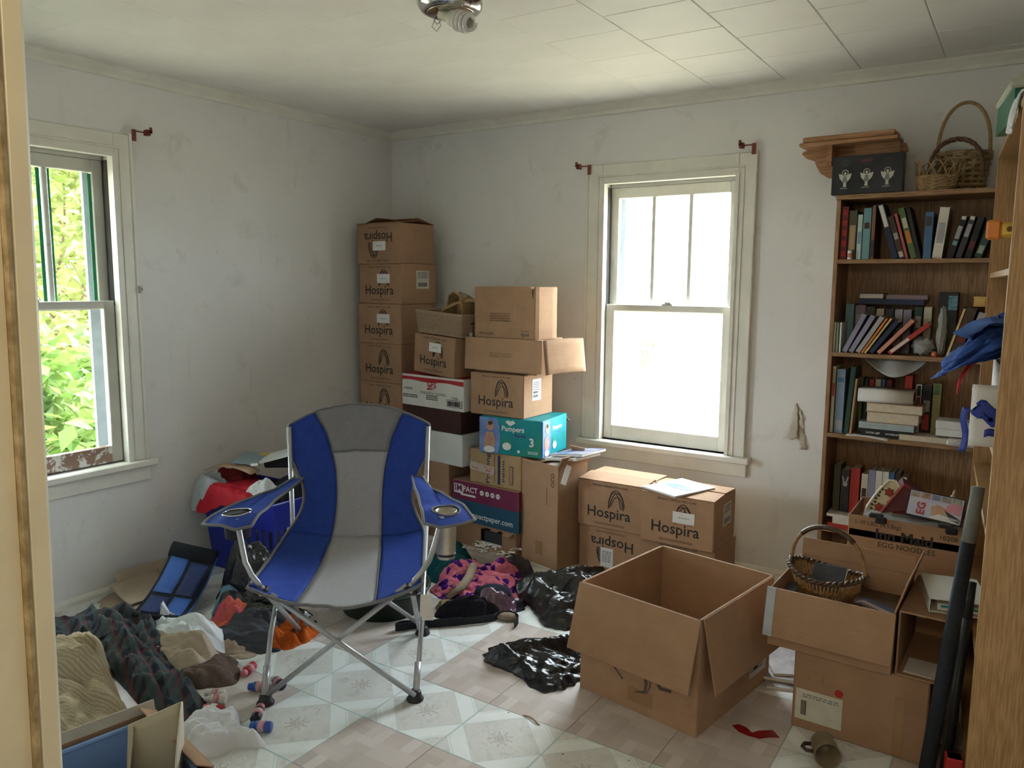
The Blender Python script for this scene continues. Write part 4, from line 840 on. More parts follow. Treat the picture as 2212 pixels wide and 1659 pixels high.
MB().tube([b0+Vector((-.02,0,.004)), b0+Vector((-.035,-.005,-.012)), b0+Vector((-.018,-.01,-.028)), b0+Vector((.0,-.012,-.02))], .0012, 5).tube([b0+Vector((-.03,0,0)), b0+Vector((-.045,-.004,-.03)), b0+Vector((-.02,-.01,-.05)), b0+Vector((.0,-.012,-.035)),b0+Vector((-.008,-.01,-.02))], .001, 5).build('loose_wire', BLACKP, t, True)
# ---------------------------------------------------------------- bookcase
BX0, BX1, BF = 2.785, 3.475, -.28
bc = thing('bookcase', 'brown veneer bookcase crammed with books against the back wall', 'bookcase', (0,0,0))
SZ = [.075, .372, .803, 1.162, 1.563]
MB().cbox(BX0,BX0+.017,BF,-.024,0,1.815,.001).build('side_panel', SHELFV, bc); MB().cbox(BX1-.017,BX1,BF,-.024,0,1.815,.001).build('side_panel', SHELFV, bc)
MB().cbox(BX0-.004,BX1+.004,BF-.004,-.024,1.815,1.835,.001).build('top_panel', SHELFW, bc)
for z in SZ: MB().cbox(BX0+.017,BX1-.017,BF,-.030,z-.018,z,.001).build('shelf', SHELFW, bc)
MB().box(BX0+.017,BX1-.017,-.030,-.024,.05,1.815).build('back_panel', BACKB, bc); MB().box(BX0+.017,BX1-.017,BF+.01,BF+.024,0,.057).build('kick_board', SHELFV, bc)
# ---------------------------------------------------------------- books
NUM = ['first','second','third','fourth','fifth','sixth','seventh','eighth','ninth','tenth','eleventh','twelfth','thirteenth','fourteenth','fifteenth','sixteenth','seventeenth','eighteenth']
HUE = {'crimson':(.25,.02,.02),'red':(.42,.035,.025),'dark olive':(.075,.07,.04),'mint':(.46,.60,.54),'teal':(.16,.32,.35),'brown':(.20,.09,.05),'navy':(.02,.03,.08),'pink-red':(.45,.10,.09),'green':(.10,.17,.05),'dark brown':(.06,.035,.022),'blue':(.06,.15,.28),'white':(.66,.62,.54),'black':(.014,.014,.016),'dark green':(.02,.06,.045),'lavender':(.27,.26,.36),'grey':(.38,.37,.39),'orange':(.62,.19,.04),'yellow':(.70,.52,.20),'pink':(.60,.26,.19),'cream':(.58,.53,.40),'mauve':(.24,.17,.20),'slate blue':(.20,.28,.38),'tan':(.42,.28,.15),'pale blue':(.38,.46,.47),'dark red':(.16,.02,.018),'gold':(.50,.36,.13),'olive yellow':(.36,.33,.14),'charcoal':(.045,.045,.05),'pale green':(.30,.40,.30)}
def book(x, z, th, h, d, lean, hue, label, yf=-.262, bands=(), flip=False, group=None, name='book', thick_cover=.0018, white=False):
    a = radians(lean); t = thing(name, label, 'book', (x + (th if lean > 0 else 0), yf, z), (0, a, 0), group)
    x0, x1 = (-th, 0) if lean > 0 else (0, th)
    cm_ = M('cover_'+hue.replace(' ','_'), HUE[hue], None, .5, 22, .05, 80); c = thick_cover
    ys, ye = (0, d) if not flip else (d, 0)
    m_ = MB().box(x0,x0+c,0,d,0,h).box(x1-c,x1,0,d,0,h).box(x0+c,x1-c,min(ys,ys+(c if not flip else -c)),max(ys,ys+(c if not flip else -c)),0,h)
    m_.build('cover', cm_, t)
    MB().box(x0+c,x1-c,c if not flip else .004,d-(.004 if not flip else c),.003,h-.003).build('pages', PAGESW if white else PAGES, t)
    if not flip:
        for (z0,z1,hu) in bands: MB().box(x0+th*.14,x1-th*.14,-.0006,0,h*z0,h*z1).build('spine_band', M('cover_'+hu.replace(' ','_'), HUE[hu], None, .5, 22, .05, 80), t)
    return t
G1 = 'books on the shelf under the bookcase top'
top_shelf = [(2.806,.025,.224,0,'dark red',[(.06,.16,'red'),(.25,.36,'red'),(.45,.56,'red'),(.64,.74,'red'),(.84,.95,'red')]),(2.836,.031,.206,0,'dark olive',[(.2,.7,'tan')]),(2.871,.018,.188,0,'mint',[(.35,.62,'slate blue')]),(2.893,.029,.214,0,'teal',[(.60,.72,'dark brown')]),(2.926,.013,.224,0,'brown',[(.05,.35,'navy')]),
 (3.014,.022,.235,-17.5,'navy',[(.58,.98,'white')]),(3.040,.021,.182,-17.5,'dark brown',[(.03,.16,'cream'),(.45,.6,'grey')]),(3.064,.010,.192,-16.5,'pink-red',[]),(3.083,.022,.214,-16.5,'green',[(.3,.55,'orange'),(.6,.8,'cream')]),(3.107,.014,.218,-15,'black',[]),(3.126,.029,.188,0,'blue',[(.7,.9,'charcoal')]),(3.160,.035,.204,4.8,'white',[(.3,.7,'grey')]),
 (3.212,.022,.172,14.2,'black',[(.45,.75,'grey'),(.3,.4,'teal'),(.9,.98,'white')]),(3.243,.021,.170,14,'charcoal',[(.5,.8,'grey'),(.9,.98,'white')]),(3.275,.022,.166,13,'black',[(.2,.4,'dark red')]),(3.308,.026,.160,16,'dark green',[(.1,.3,'pale green')])]
for i,(x,th,h,ln,hu,bd) in enumerate(top_shelf):
    book(x, 1.563, th, h, .15, ln, hu, f'{hu} book, {NUM[i]} from the window end, shelf just under the bookcase top', -.262, bd, False, G1)
t = thing('small_can', 'tiny pale can standing before the dark olive book on the upper shelf', 'can', (2.848,-.272,1.563)); MB().lathe([(.009,0),(.0095,.002),(.0095,.036),(.008,.038)],16).build('body', LABEL, t, True); MB().lathe([(.0097,.008),(.0097,.026)],16).build('band', M('pink_band',(.5,.2,.16)), t)
G2 = 'front row of books on the second shelf'
s2 = [(2.803,.006,.130,0,'white',[]),(2.813,.008,.128,0,'pale green',[]),(2.826,.007,.129,0,'white',[]),(2.838,.019,.180,24,'lavender',[]),(2.864,.019,.178,27,'lavender',[]),(2.892,.018,.178,30,'grey',[]),(2.915,.008,.176,31,'orange',[]),(2.928,.007,.178,32,'yellow',[]),(2.944,.018,.166,35,'navy',[]),(2.974,.016,.190,41,'pink',[]),(3.014,.018,.192,48,'red',[(.05,.5,'white')]),(3.236,.008,.206,14.5,'yellow',[]),(3.248,.036,.206,14.5,'dark brown',[(.3,.7,'dark red')]),(3.290,.024,.190,16,'grey',[])]
for i,(x,th,h,ln,hu,bd) in enumerate(s2):
    book(x, 1.162, th, h, .125, ln, hu, f'{hu} {"upright" if ln==0 else "slanting"} book, {NUM[i]} from window end, front row of second shelf', -.268, bd, False, G2)
s2b = [('teal',2.822,.034,.208),('mauve',2.862,.042,.204),('dark olive',2.908,.034,.198),('cream',2.948,.031,.190),('charcoal',2.985,.032,.190),('grey',3.022,.030,.189),('lavender',3.056,.031,.188),('dark green',3.100,.028,.202),('cream',3.134,.030,.201)]
for i,(hu,x,th,h) in enumerate(s2b): book(x, 1.162, th, h, .10, 0, hu, f'{hu} upright book, {NUM[i]} from window end, rear row of second shelf', -.137, [(.55,.8,'grey')] if i%2 else [], False, 'rear row of books on the second shelf')
for k,(x,z,l,th,hu,lab) in enumerate(((2.872,1.372,.26,.022,'navy','navy book lying flat on the rear row of the second shelf, under the others'),(2.875,1.3945,.10,.024,'black','short black book with white pages facing out, lying on the rear row of books'),(2.985,1.3945,.16,.018,'mauve','thin shiny mauve book lying flat on the rear row of books'))):
    book(x-th, z, th, l, .11, 90, hu, lab, -.150, [], k==1, 'books lying on the rear row', 'book', .0018, True)
t = thing('black_box', 'black box with a small blue picture behind the second shelf books', 'box', (3.222,-.095,1.162)); MB().cbox(-.036,.036,-.03,.03,0,.265,.002).build('body', BLACKP, t); MB().box(.0,.034,-.0308,-.03,.19,.25).build('picture', M('pale_blue_print',(.15,.33,.42),(.05,.12,.16),.4,60), t)
t = thing('gold_box', 'small gold gift box standing on a dark box at the back of the second shelf', 'box', (3.335,-.10,1.367)); MB().cbox(-.022,.022,-.022,.022,0,.042,.002).build('body', M('gold_foil',(.62,.44,.16),(.5,.34,.10),.35,12,0,1,.3), t); MB().cbox(-.023,.023,-.023,.023,.034,.044,.002).build('lid', _mc['gold_foil'], t)
t = thing('storage_box', 'dark storage box standing at the back of the second shelf beneath the gold box', 'box', (3.325,-.095,1.162)); MB().cbox(-.045,.045,-.035,.035,0,.195,.002).build('body', DK, t); MB().cbox(-.047,.047,-.037,.037,.185,.2045,.002).build('lid', DK, t)
# clear crumpled wrap on second shelf
CLEAR = mat_clear('crumpled_clear_plastic', (.80,.82,.82), .42, .15)
def blob(loc, rad, seed, amp=.35, nu=26, nv=14, fr=3.0):
    def fn(u, v):
        a = 2*pi*u; b = pi*v-pi/2; d = Vector((cos(a)*cos(b), sin(a)*cos(b), sin(b))); k = 1+amp*noise.noise(d*fr+Vector((seed,0,0)))+amp*.6*(1-abs(noise.noise(d*fr*2.1+Vector((0,seed,0)))))-amp*.5
        return (loc[0]+d.x*rad[0]*k, loc[1]+d.y*rad[1]*k, loc[2]+rad[2]+d.z*rad[2]*k)
    return MB().grid(fn, nu, nv)
o = blob((3.145,-.215,1.1675), (.043,.045,.036), 4).build('plastic_wrap', CLEAR, None, True); tag(o, 'crumpled clear plastic wrap lying among the second shelf books', 'plastic wrap')
o = blob((3.212,-.205,1.1665), (.019,.05,.10), 8).build('plastic_wrap', CLEAR, None, True); tag(o, 'upright bag of clear plastic holding a reddish toy on the second shelf', 'plastic bag')
o = MB().lathe([(.0001,0),(.010,.003),(.012,.012),(.008,.022),(.0001,.024)],12).build('orange_bead', M('orange_plastic',(.55,.13,.07),None,.4), None, True, (3.196,-.2675,1.162)); tag(o, 'orange bead at the shelf edge below the clear plastic bag', 'bead')
G3 = 'books standing on the third shelf'
s3 = [(2.806,.012,.295,0,'cream',[(.55,.75,'red'),(.75,.97,'olive yellow')],-.255,.14),(2.824,.034,.284,0,'slate blue',[(.8,.87,'blue'),(.05,.2,'grey')],-.255,.14),(2.864,.019,.297,3,'dark green',[],-.255,.14),(2.887,.008,.247,3,'tan',[],-.255,.14)]
for i,(x,th,h,ln,hu,bd,yf,d) in enumerate(s3): book(x, .803, th, h, d, ln, hu, f'tall {hu} book, {NUM[i]} from the window end of the third shelf', yf, bd, False, G3)
s3b = [('green',2.902,.013,.24),('dark green',2.922,.014,.237),('red',2.941,.019,.236),('cream',2.965,.022,.239),('blue',2.991,.013,.240),('dark red',3.009,.022,.238),('red',3.083,.028,.262),('white',3.128,.021,.228),('black',3.154,.034,.224),('olive yellow',3.193,.030,.236)]
for i,(hu,x,th,h) in enumerate(s3b): book(x, .803, th, h, .10, 0, hu, f'{hu} book, {NUM[i]} from window end, rear row of third shelf', -.148, {'white':[(.78,.98,'black'),(.65,.76,'dark red')],'black':[(.15,.45,'red'),(.5,.72,'grey')],'olive yellow':[(.8,.99,'green')]}.get(hu,[]), False, 'rear row of books on the third shelf')
fl = book(2.900, .8032, .034, .190, .115, 90, 'black', 'black paperback with white capitals on its spine at the bottom of the third shelf pile', -.262, [], False, 'flat pile on the third shelf')
def spine_text(t, body, w, along, th, mat, bold=0):   # lying book: local z runs along world x, local x is vertical
    me = text_mesh(body, mat, bold); s = w/me['w']; o = obj('spine_lettering', me, t); R3 = Matrix(((0,-1,0),(0,0,-1),(1,0,0))).to_4x4(); R3.translation = (-th/2, -.0009, along); o.matrix_local = R3 @ Matrix.Diagonal((s,s,s,1))
spine_text(fl, 'KATIA LIEF', .055, .050, .034, LABEL, .02); spine_text(fl, 'WATERBURY', .055, .125, .034, LABEL, .02)
fl = book(2.898, .838, .028, .215, .115, 90, 'pale blue', 'pale blue paperback lying second in the third shelf pile', -.264, [], False, 'flat pile on the third shelf'); spine_text(fl, 'IN THE TIME OF THE BUTTERFLIES', .10, .065, .028, GREYINK)
book(2.908, .867, .045, .205, .115, 90, 'tan', 'thick tan-edged paperback lying third in the third shelf pile, pages outward', -.262, [], True, 'flat pile on the third shelf')
book(2.912, .913, .038, .220, .115, 90, 'tan', 'tan-edged paperback lying fourth in the third shelf pile, pages outward', -.264, [], True, 'flat pile on the third shelf')
t = thing('rolled_booklet', 'white booklet bent over at the top of the third shelf pile', 'booklet', (3.022,-.205,.9525)); MB().prism([(-.052,0),(.055,0),(.055,.008),(-.03,.012),(-.035,.045),(.05,.05),(.05,.058),(-.045,.056),(-.058,.045),(-.060,.012)], -.108,.108, Matrix(((0,0,1,0),(1,0,0,0),(0,1,0,0),(0,0,0,1)))).build('bent_pages', PAPER, t, True)
t = thing('white_box', 'long white card box lying on the third shelf by the shelving unit', 'box', (3.30,-.205,.8345)); MB().cbox(-.078,.078,-.05,.06,0,.032,.002).build('body', LABEL, t); MB().cbox(-.080,.080,-.052,.062,.032,.064,.002).build('lid', LABEL, t)
book(3.061, .8032, .024, .205, .10, 90, 'cream', 'cream book with page edges outward lying at the front of the third shelf', -.268, [], True, 'loose books along the front of the third shelf')
book(3.270, .8032, .030, .12, .17, 90, 'red', 'red hardback lying under the long white card box', -.235, [], False, 'loose books along the front of the third shelf')
t = thing('wrapped_pack', 'white pack in shiny plastic wrap at the edge of the third shelf', 'pack', (3.318,-.263,.8035)); o = MB().cbox(-.052,.052,-.03,.026,0,.026,.006).build('paper_block', PAPER, t); blob((0,0,-.0005), (.062,.036,.0145), 3, .12).build('wrap', mat_clear('shiny_wrap',(.9,.9,.9),.3,.06), t, True)
o = MB().sheet(lambda u,v: (2.88+.17*u, -.295+.06*v, .8045+.0005+.004*sin(u*4)*(1-v)-.5*max(0,.0120-.06*v)*(.5+u*.5)), 10, 5, .0008).build('paper_sheet', PAPER, None, True); tag(o, 'curled white paper sheet poking out under the third shelf pile', 'paper')
o = MB().sheet(lambda u,v: (2.93+.24*u, -.262+.02*sin(u*9)+.06*v, 1.1435-.075*sin(pi*u)**.8*(1-v*.9)), 18, 8, .0008).build('hanging_plastic', mat_clear('grey_film',(.7,.72,.70),.45,.2), None, True); tag(o, 'sagging grey plastic film hanging below the second shelf', 'plastic sheet')
G4 = 'books on the fourth shelf'
s4 = [('dark olive',2.826,.028,.212),('charcoal',2.858,.034,.194),('red',2.896,.038,.206),('cream',2.942,.026,.186),('lavender',2.970,.027,.187),('white',2.999,.026,.172),('white',3.027,.024,.190),('blue',3.054,.020,.176),('dark brown',3.077,.020,.176),('white',3.101,.021,.156)]
book(2.803, .3722, .020, .165, .14, 90, 'red', 'red paperback lying lowest on the fourth shelf', -.262, [], False, G4); book(2.812, .3924, .030, .16, .13, 90, 'white', 'white paperback lying on the red one on the fourth shelf', -.262, [], False, G4)
book(2.804, .4226, .012, .165, .16, 90, 'white', 'thin white book lying over the fourth shelf paperbacks', -.264, [], False, G4)
for i,(hu,x,th,h) in enumerate(s4):
    up_ = .435 if x < 2.96 else .3722
    hh = h if x<2.96 else h+.14
    book(x, up_, th, h if x<2.96 else min(.27,h+.10), .11, 0, hu, f'{hu} book, {NUM[i]} from window end, standing row of fourth shelf', -.20, {'cream':[(.0,.65,'dark brown')]}.get(hu,[]), False, G4)
t = bpy.data.objects.get('book')
# bunny sticker shape on the charcoal book spine
BN = M('bunny_white',(.52,.48,.5),None,.6)
for o in [o for o in bpy.data.objects if o.get('label','').startswith('charcoal book, second')][:1]:
    poly_decal('F', ell(.010,.011,14), .017, .128, -.0012, BN, o, 'rabbit_mark'); poly_decal('F', [(-.004,0),(.003,0),(-.004,.028),(-.008,.026)], .012, .136, -.0012, BN, o, 'rabbit_mark'); poly_decal('F', [(-.003,0),(.004,0),(.010,.024),(.005,.028)], .021, .136, -.0012, BN, o, 'rabbit_mark')
# ---------------------------------------------------------------- oak shelving unit on the right
su = thing('shelving_unit', 'tall oak shelving unit along the right wall with clothes spilling out', 'shelves', (3.455,-1.57,0), (0,0,radians(4.6)))
UL, UD, UH = 1.02, .36, 1.92
MB().cbox(0,UD,0,.020,0,UH,.001).build('side_panel', OAK, su); MB().cbox(0,UD,UL-.02,UL,0,UH,.001).build('side_panel', OAK, su); MB().cbox(0,UD,.02,UL-.02,UH-.02,UH,.001).build('top_panel', OAK, su)
for z in (.10,.45,.80,1.02,1.50): MB().cbox(.004,UD-.008,.02,UL-.02,z-.018,z,.001).build('shelf', OAK, su)
MB().box(UD-.008,UD-.002,.02,UL-.02,.05,UH-.02).build('back_panel', BACKB, su)
def su_pt(x, y, z): return Matrix.Translation((3.455,-1.57,0)) @ Matrix.Rotation(radians(4.6),4,'Z') @ Vector((x,y,z))
CB = mat_cloth('blue_jersey', (.035,.085,.30), (.02,.05,.19), .6)
def drape(p0, w, l, out, seed, th=.004, fold=.018, nf=5, taper=.6):
    # cloth hung over a shelf edge: u along the edge, v from inside the shelf outwards and down
    def fn(u, v):
        k = v*l; ins = .14; f = fold*noise.noise(Vector((u*nf,v*1.2,seed)))*2
        if k < ins: x = ins-k; z = .012+.02*noise.noise(Vector((u*4,k*14,seed+3)))
        else: x = -out*(1-math.exp(-(k-ins)/.05))-abs(f)*1.2; z = .012-(k-ins)*(.75+.25*noise.noise(Vector((u*3,0,seed))))
        wv = w*(1-(1-taper)*v)*(1 if True else 0)
        return (p0[0]+x+f*.6, p0[1]+(u-.5)*wv+.02*noise.noise(Vector((v*4,u*2,seed+9))), p0[2]+z+.010+abs(f)*.4)
    return MB().sheet(fn, 26, 30, th)
U0 = dict(loc=(3.455,-1.57,0), rot=(0,0,radians(4.6)))
def crumple(loc, rad, seed, nu=70, nv=40):
    def fn(u, v):
        a = 2*pi*u; b = pi*v-pi/2; d = Vector((cos(a)*cos(b), sin(a)*cos(b), sin(b))); k = 1+.25*noise.noise(d*1.4+Vector((seed,0,0)))
        q = Vector((d.x*.9+d.z*.6, d.y*1.6, d.z*2.6-d.x*1.6)); am = 1
        for o_ in range(4): k += .22*am*(abs(noise.noise(q+Vector((o_*3.1,seed,0))))*2.2-.5); q = q*2.05; am *= .5
        return (loc[0]+d.x*rad[0]*k-.05*(.5-d.z*.5)**2*2, loc[1]+d.y*rad[1]*k, loc[2]+d.z*rad[2]*k-.085*max(0,-d.x)**1.4+.03*max(0,d.x))
    return MB().grid(fn, nu, nv)
o = crumple((-.0,.225,1.295), (.100,.17,.068), 3.3).build('blue_garment', CB, None, True, **U0); tag(o, 'crumpled blue garment spilling over the edge of a shelf in the oak unit', 'clothing')
o = drape((-.02,.135,1.335), .16, .20, .06, 7, .004, .022, 5, .6).build('light_blue_garment', mat_cloth('light_blue_jersey',(.085,.16,.40),(.05,.10,.27),.6), None, True, **U0); tag(o, 'lighter blue shirt lying on the crumpled blue garment in the oak unit', 'clothing')
o = drape((.0,.24,1.245), .022, .29, .09, 5, .003, .003, 2, .9).build('red_strap', mat_cloth('red_strap',(.50,.03,.04),None,.2), None, True, **U0); tag(o, 'thin red strap dangling among the blue clothes of the oak unit', 'strap')
t = thing('white_bag', 'white plastic bag with blue print sticking out of the oak unit below the blue clothes', 'bag', su_pt(.03,.13,1.02), (0,0,radians(4.6)))
WPL = M('white_plastic',(.66,.66,.64),(.58,.58,.56),.35,10,.4,30); RBI = M('royal_blue_ink',(.02,.04,.28),None,.45)
def wb(u, v): a_ = .9*sin(u*5+v*3)*.006; return (-.085+.03*u+.035*v*v+a_, -.06+.12*u, .165-.14*v-.02*sin(u*4)*v)
MB().sheet(wb, 14, 12, .002).build('film', WPL, t, True); MB().sheet(lambda u,v: (-.085+.12*u, -.061, .01+.165*v-.0*u*(1-v)), 8, 8, .002).build('film', WPL, t, True); MB().box(-.025,.20,-.055,.26,0,.225).build('contents', PAPER, t)
MB().sheet(lambda u,v: (-.078+.11*u+.01*sin(v*9), -.0640, .075+.05*v+.012*sin(u*11)), 10, 5, .0012).build('blue_print', RBI, t, True); MB().sheet(lambda u,v: (-.05+.08*u, -.0640, .035+.02*v+.006*sin(u*9)), 8, 3, .0012).build('blue_print', RBI, t, True)
o = MB().sheet(lambda u,v: (-.058-.014*u-.004*sin(v*7), .075+.010*u, 1.13-.12*v), 3, 14, .004).build('blue_ribbon', RBI, None, True, **U0); tag(o, 'royal blue strap hanging beside the white plastic bag', 'strap')
t = thing('toy_piece', 'orange and yellow plastic toy piece poking out of the oak unit', 'toy', su_pt(.0,.09,1.502)); t.scale = (.85,.8,.9); ORG = M('orange_toy',(.62,.20,.03),(.52,.16,.02),.4,14); YEL = M('yellow_toy',(.58,.38,.05),(.5,.32,.04),.4,14)
MB().cbox(-.062,-.022,-.03,.03,.08,.135,.006).build('block', ORG, t); MB().cbox(-.024,.05,-.03,.03,.085,.128,.008).build('block', YEL, t); MB().box(.02,.05,-.03,.03,0,.085).build('stem', YEL, t); MB().lathe([(.0001,0),(.007,.001),(.008,.003)],12,Matrix.Translation((.0,-.031,.108)) @ Matrix.Rotation(radians(90),4,'X')).build('peg', M('dark_peg',(.15,.08,.02)), t)
t = thing('storage_tub', 'green storage tub with milky white lid on top of the oak unit', 'tub', su_pt(.10,.50,UH), (0,0,radians(8))); GTB = M('green_tub_plastic',(.02,.16,.09),(.015,.12,.07),.3,8); WTB = M('milky_lid',(.52,.55,.46),(.46,.49,.40),.35,8)
MB().prism([(-.11,-.14),(.11,-.14),(.12,.14),(-.12,.14)],0.0,.085).build('body', GTB, t); MB().cbox(-.125,.125,-.155,.155,.085,.105,.006).build('lid_rim', WTB, t)
MB().add([(-.125,-.15,.105),(.125,-.15,.105),(.125,.15,.105),(-.125,.15,.105),(-.05,-.09,.165),(.10,-.09,.165),(.10,.09,.165),(-.05,.09,.165)],[(0,1,5,4),(1,2,6,5),(2,3,7,6),(3,0,4,7),(4,5,6,7),(3,2,1,0)]).build('lid', WTB, t)
o = drape((.0,.13,UH), .10, .26, .012, 12, .003, .008, 3, .8).build('white_cloth', mat_cloth('white_cotton',(.70,.72,.74),(.6,.62,.65),.3), None, True, (3.455,-1.57,0), (0,0,radians(4.6))); tag(o, 'white cloth hanging over the top edge of the oak unit', 'cloth')
# leaning poles
def leaning(nm, label, a, b, r, mat, tip=None):
    t = thing(nm, label, 'pole', a); A, B = Vector((0,0,0)), Vector(b)-Vector(a); k = .82
    MB().tube([A, B*k], [r,r*.92], 12).build('sleeve', mat, t, True); MB().tube([B*k,B], [r*.9,r*.8], 12).build('tip', tip or mat, t, True); return t
leaning('foam_pole', 'black foam-sleeved pole with grey tip leaning beside the worn carton', (3.356,-1.505,.022), (3.424,-1.385,.892), .0215, M('navy_foam',(.018,.022,.030),(.012,.014,.018),.85,60), M('grey_grip',(.17,.18,.16),(.14,.15,.13),.9,60))
leaning('black_pole', 'plain black pole leaning behind the foam-sleeved one', (3.400,-1.46,.017), (3.428,-1.34,.60), .015, BLACKP)
t = thing('red_package', 'small red package on the floor between the black pole and oak unit', 'package', (3.424,-1.535,0), (0,0,.2)); MB().cbox(-.018,.022,-.02,.02,0,.16,.003).build('body', M('red_pack',(.40,.02,.02),None,.4), t); MB().cbox(-.019,.023,-.021,.021,.10,.16,.003).build('cap', M('red_pack',(.40,.02,.02)), t)
t = thing('paper_bag', 'crumpled brown paper bag behind the poles next to the oak unit', 'bag', (3.404,-1.255,.0)); 
# ---------------------------------------------------------------- wicker
def basket(name, label, loc, rx, ry, h, flare, mat, rz=0, rows=11, n=22, rimr=.006, wr=.0032, handle=None, hmat=None, scallop=None, stakes=None, group=None, rim_mat=None, tilt=(0,0)):
    t = thing(name, label, 'basket', loc, (tilt[0],tilt[1],rz), group); w = MB(); N = n*4
    R = lambda z: 1-flare+flare*(z/h)
    zz = lambda a, z: z*(1+(scallop*cos(2*a) if scallop else 0))
    for k in range(rows):
        z = .004+(h-.008)*k/(rows-1)
        w.tube([((rx*R(z)+wr*.7*sin(n/2*a+pi*k))*cos(a),(ry*R(z)+wr*.7*sin(n/2*a+pi*k))*sin(a),zz(a,z)) for a in [2*pi*q/N for q in range(N)]], wr, 5, True)
    w.build('weave', mat, t, True)
    s = MB()
    for k in range(n):
        a = 2*pi*k/n; s.tube([(rx*R(z)*cos(a),ry*R(z)*sin(a),zz(a,z)) for z in (.002,h*.5,h)], wr*.9, 5)
    s.build('stakes', stakes or mat, t, True)
    MB().lathe([(.0001,.002),(1-flare,.002),(1-flare,.006),(.0001,.006)],24,None,rx,ry).build('base', mat, t)
    rm = MB(); pts = lambda ph: [((rx+rimr*.6*cos(20*a+ph))*cos(a),(ry+rimr*.6*cos(20*a+ph))*sin(a),zz(a,h)+rimr*.6*sin(20*a+ph)) for a in [2*pi*q/120 for q in range(120)]]
    rm.tube(pts(0),rimr*.7,5,True).tube(pts(pi),rimr*.7,5,True); rm.build('rim', rim_mat or mat, t, True)
    if handle:
        hh, hr, ax, tw = handle; P = []
        for k in range(29):
            a = pi*k/28; c_ = -cos(a); zc = zz(0 if ax=='x' else pi/2,h)
            P.append(Vector((c_*rx,0,zc-.01+hh*sin(a)**.8)) if ax=='x' else Vector((0,c_*ry,zc-.01+hh*sin(a)**.8)))
        hm = MB()
        if tw:
            for ph in (0,2*pi/3,4*pi/3):
                hm.tube([p+Vector((0 if ax=='x' else cos(k*1.3+ph)*hr*.7, cos(k*1.3+ph)*hr*.7 if ax=='x' else 0, sin(k*1.3+ph)*hr*.7)) for k,p in enumerate(P)], hr*.75, 5)
        else: hm.tube(P, hr, 8)
        hm.build('handle', hmat or mat, t, True)
        kn = MB()
        for p in (P[0],P[-1]): kn.lathe([(.0001,-.022),(hr*1.8,-.018),(hr*2,.0),(hr*1.7,.018),(.0001,.02)],10,Matrix.Translation(p))
        kn.build('handle_binding', rim_mat or mat, t, True)
    return t
W_TAN = M('tan_wicker',(.40,.27,.13),(.28,.17,.075),.65,45,.3,120); W_LT = M('light_splint',(.36,.26,.13),(.26,.175,.08),.7,30,.3,100); W_DK = M('dark_wicker',(.09,.048,.020),(.05,.026,.012),.5,50,.3,120); W_MID = M('honey_wicker',(.30,.165,.06),(.20,.105,.038),.5,50,.3,120); W_BRN = M('brown_braid',(.15,.085,.042),(.095,.05,.025),.7,60,.3,120)
basket('splint_basket', 'big light splint basket with tall thin hoop handle on the bookcase top', (3.232,-.102,1.8395), .095, .078, .155, .18, W_LT, .15, 8, 16, .006, .0085, (.215,.007,'x',False), W_TAN)
basket('willow_basket', 'small open-edged willow basket with braided handle in front of the splint basket', (3.155,-.228,1.8355), .075, .044, .058, .12, W_TAN, .05, 8, 18, .005, .0038, None)
t = bpy.data.objects['willow_basket']; lo_ = MB()
for k in range(12):
    a0 = 2*pi*k/12; a1 = a0+2*pi/12*1.9
    lo_.tube([(.075*1.02*cos(a0+(a1-a0)*q/8)*(1+.12*sin(pi*q/8)),.044*1.02*sin(a0+(a1-a0)*q/8)*(1+.12*sin(pi*q/8)),.058+.062*sin(pi*q/8)) for q in range(9)], .0026, 5)
lo_.build('loop_border', W_TAN, t, True)
hm = MB(); P = [Vector((-.098*cos(pi*k/24)+.062, .022, .055+.150*sin(pi*k/24)**.75)) for k in range(25)]
for ph in (0,2.1,4.2): hm.tube([p+Vector((0,cos(k*1.2+ph)*.006,sin(k*1.2+ph)*.006)) for k,p in enumerate(P)], .0058, 5)
hm.build('braided_handle', W_BRN, t, True)
# wooden wall shelf lying on the bookcase and black ornament box
WS = wood('orange_pine',(.40,.195,.085),(.31,.14,.055),.5,'X')
t = thing('wall_shelf', 'scalloped wooden wall shelf lying on the bookcase top behind the black box', 'shelf', (2.80,-.125,1.94), (0,0,radians(-2)))
sc_ = [(-.21,.118),(-.216,.105),(-.195,.085),(-.158,.072),(-.148,.045),(-.130,.015),(-.095,-.008),(-.055,-.012),(-.02,.02),(.0,.04),(.14,.04),(.20,.06),(.225,.085),(.215,.118)]
MXZ = Matrix(((1,0,0,0),(0,0,-1,0),(0,1,0,0),(0,0,0,1)))
MB().prism(sc_, -.010, .006, MXZ @ Matrix.Translation((0,0,-.03))).build('scalloped_back', WS, t)
MB().cbox(-.195,.205,-.105,.03,.118,.134,.003).build('ledge', WS, t); MB().cbox(-.185,.19,-.09,.03,.136,.160,.004).build('ledge_moulding', WS, t); MB().box(.02,.20,-.02,.03,.0,.118).build('bracket_arm', WS, t); MB().box(-.08,-.06,-.08,.03,.03,.118).build('bracket_arm', WS, t); MB().box(.0,.2,-.04,.03,-.1045,.01).build('bracket_arm', WS, t)
t = thing('ornament_box', 'black gift box with three white angel ornaments printed on its lid', 'box', (2.897,-.243,1.836), (0,0,radians(-1.5)))
KB = M('black_gift_board',(.018,.019,.024),(.026,.027,.033),.4,10); MB().cbox(-.137,.137,-.030,.030,0,.158,.002).build('body', KB, t); MB().cbox(-.139,.139,-.034,-.024,0,.160,.002).build('lid', KB, t)
AN = M('angel_silver',(.56,.54,.46),(.45,.43,.36),.5,60); RG = M('faint_ring',(.07,.075,.08),None,.5)
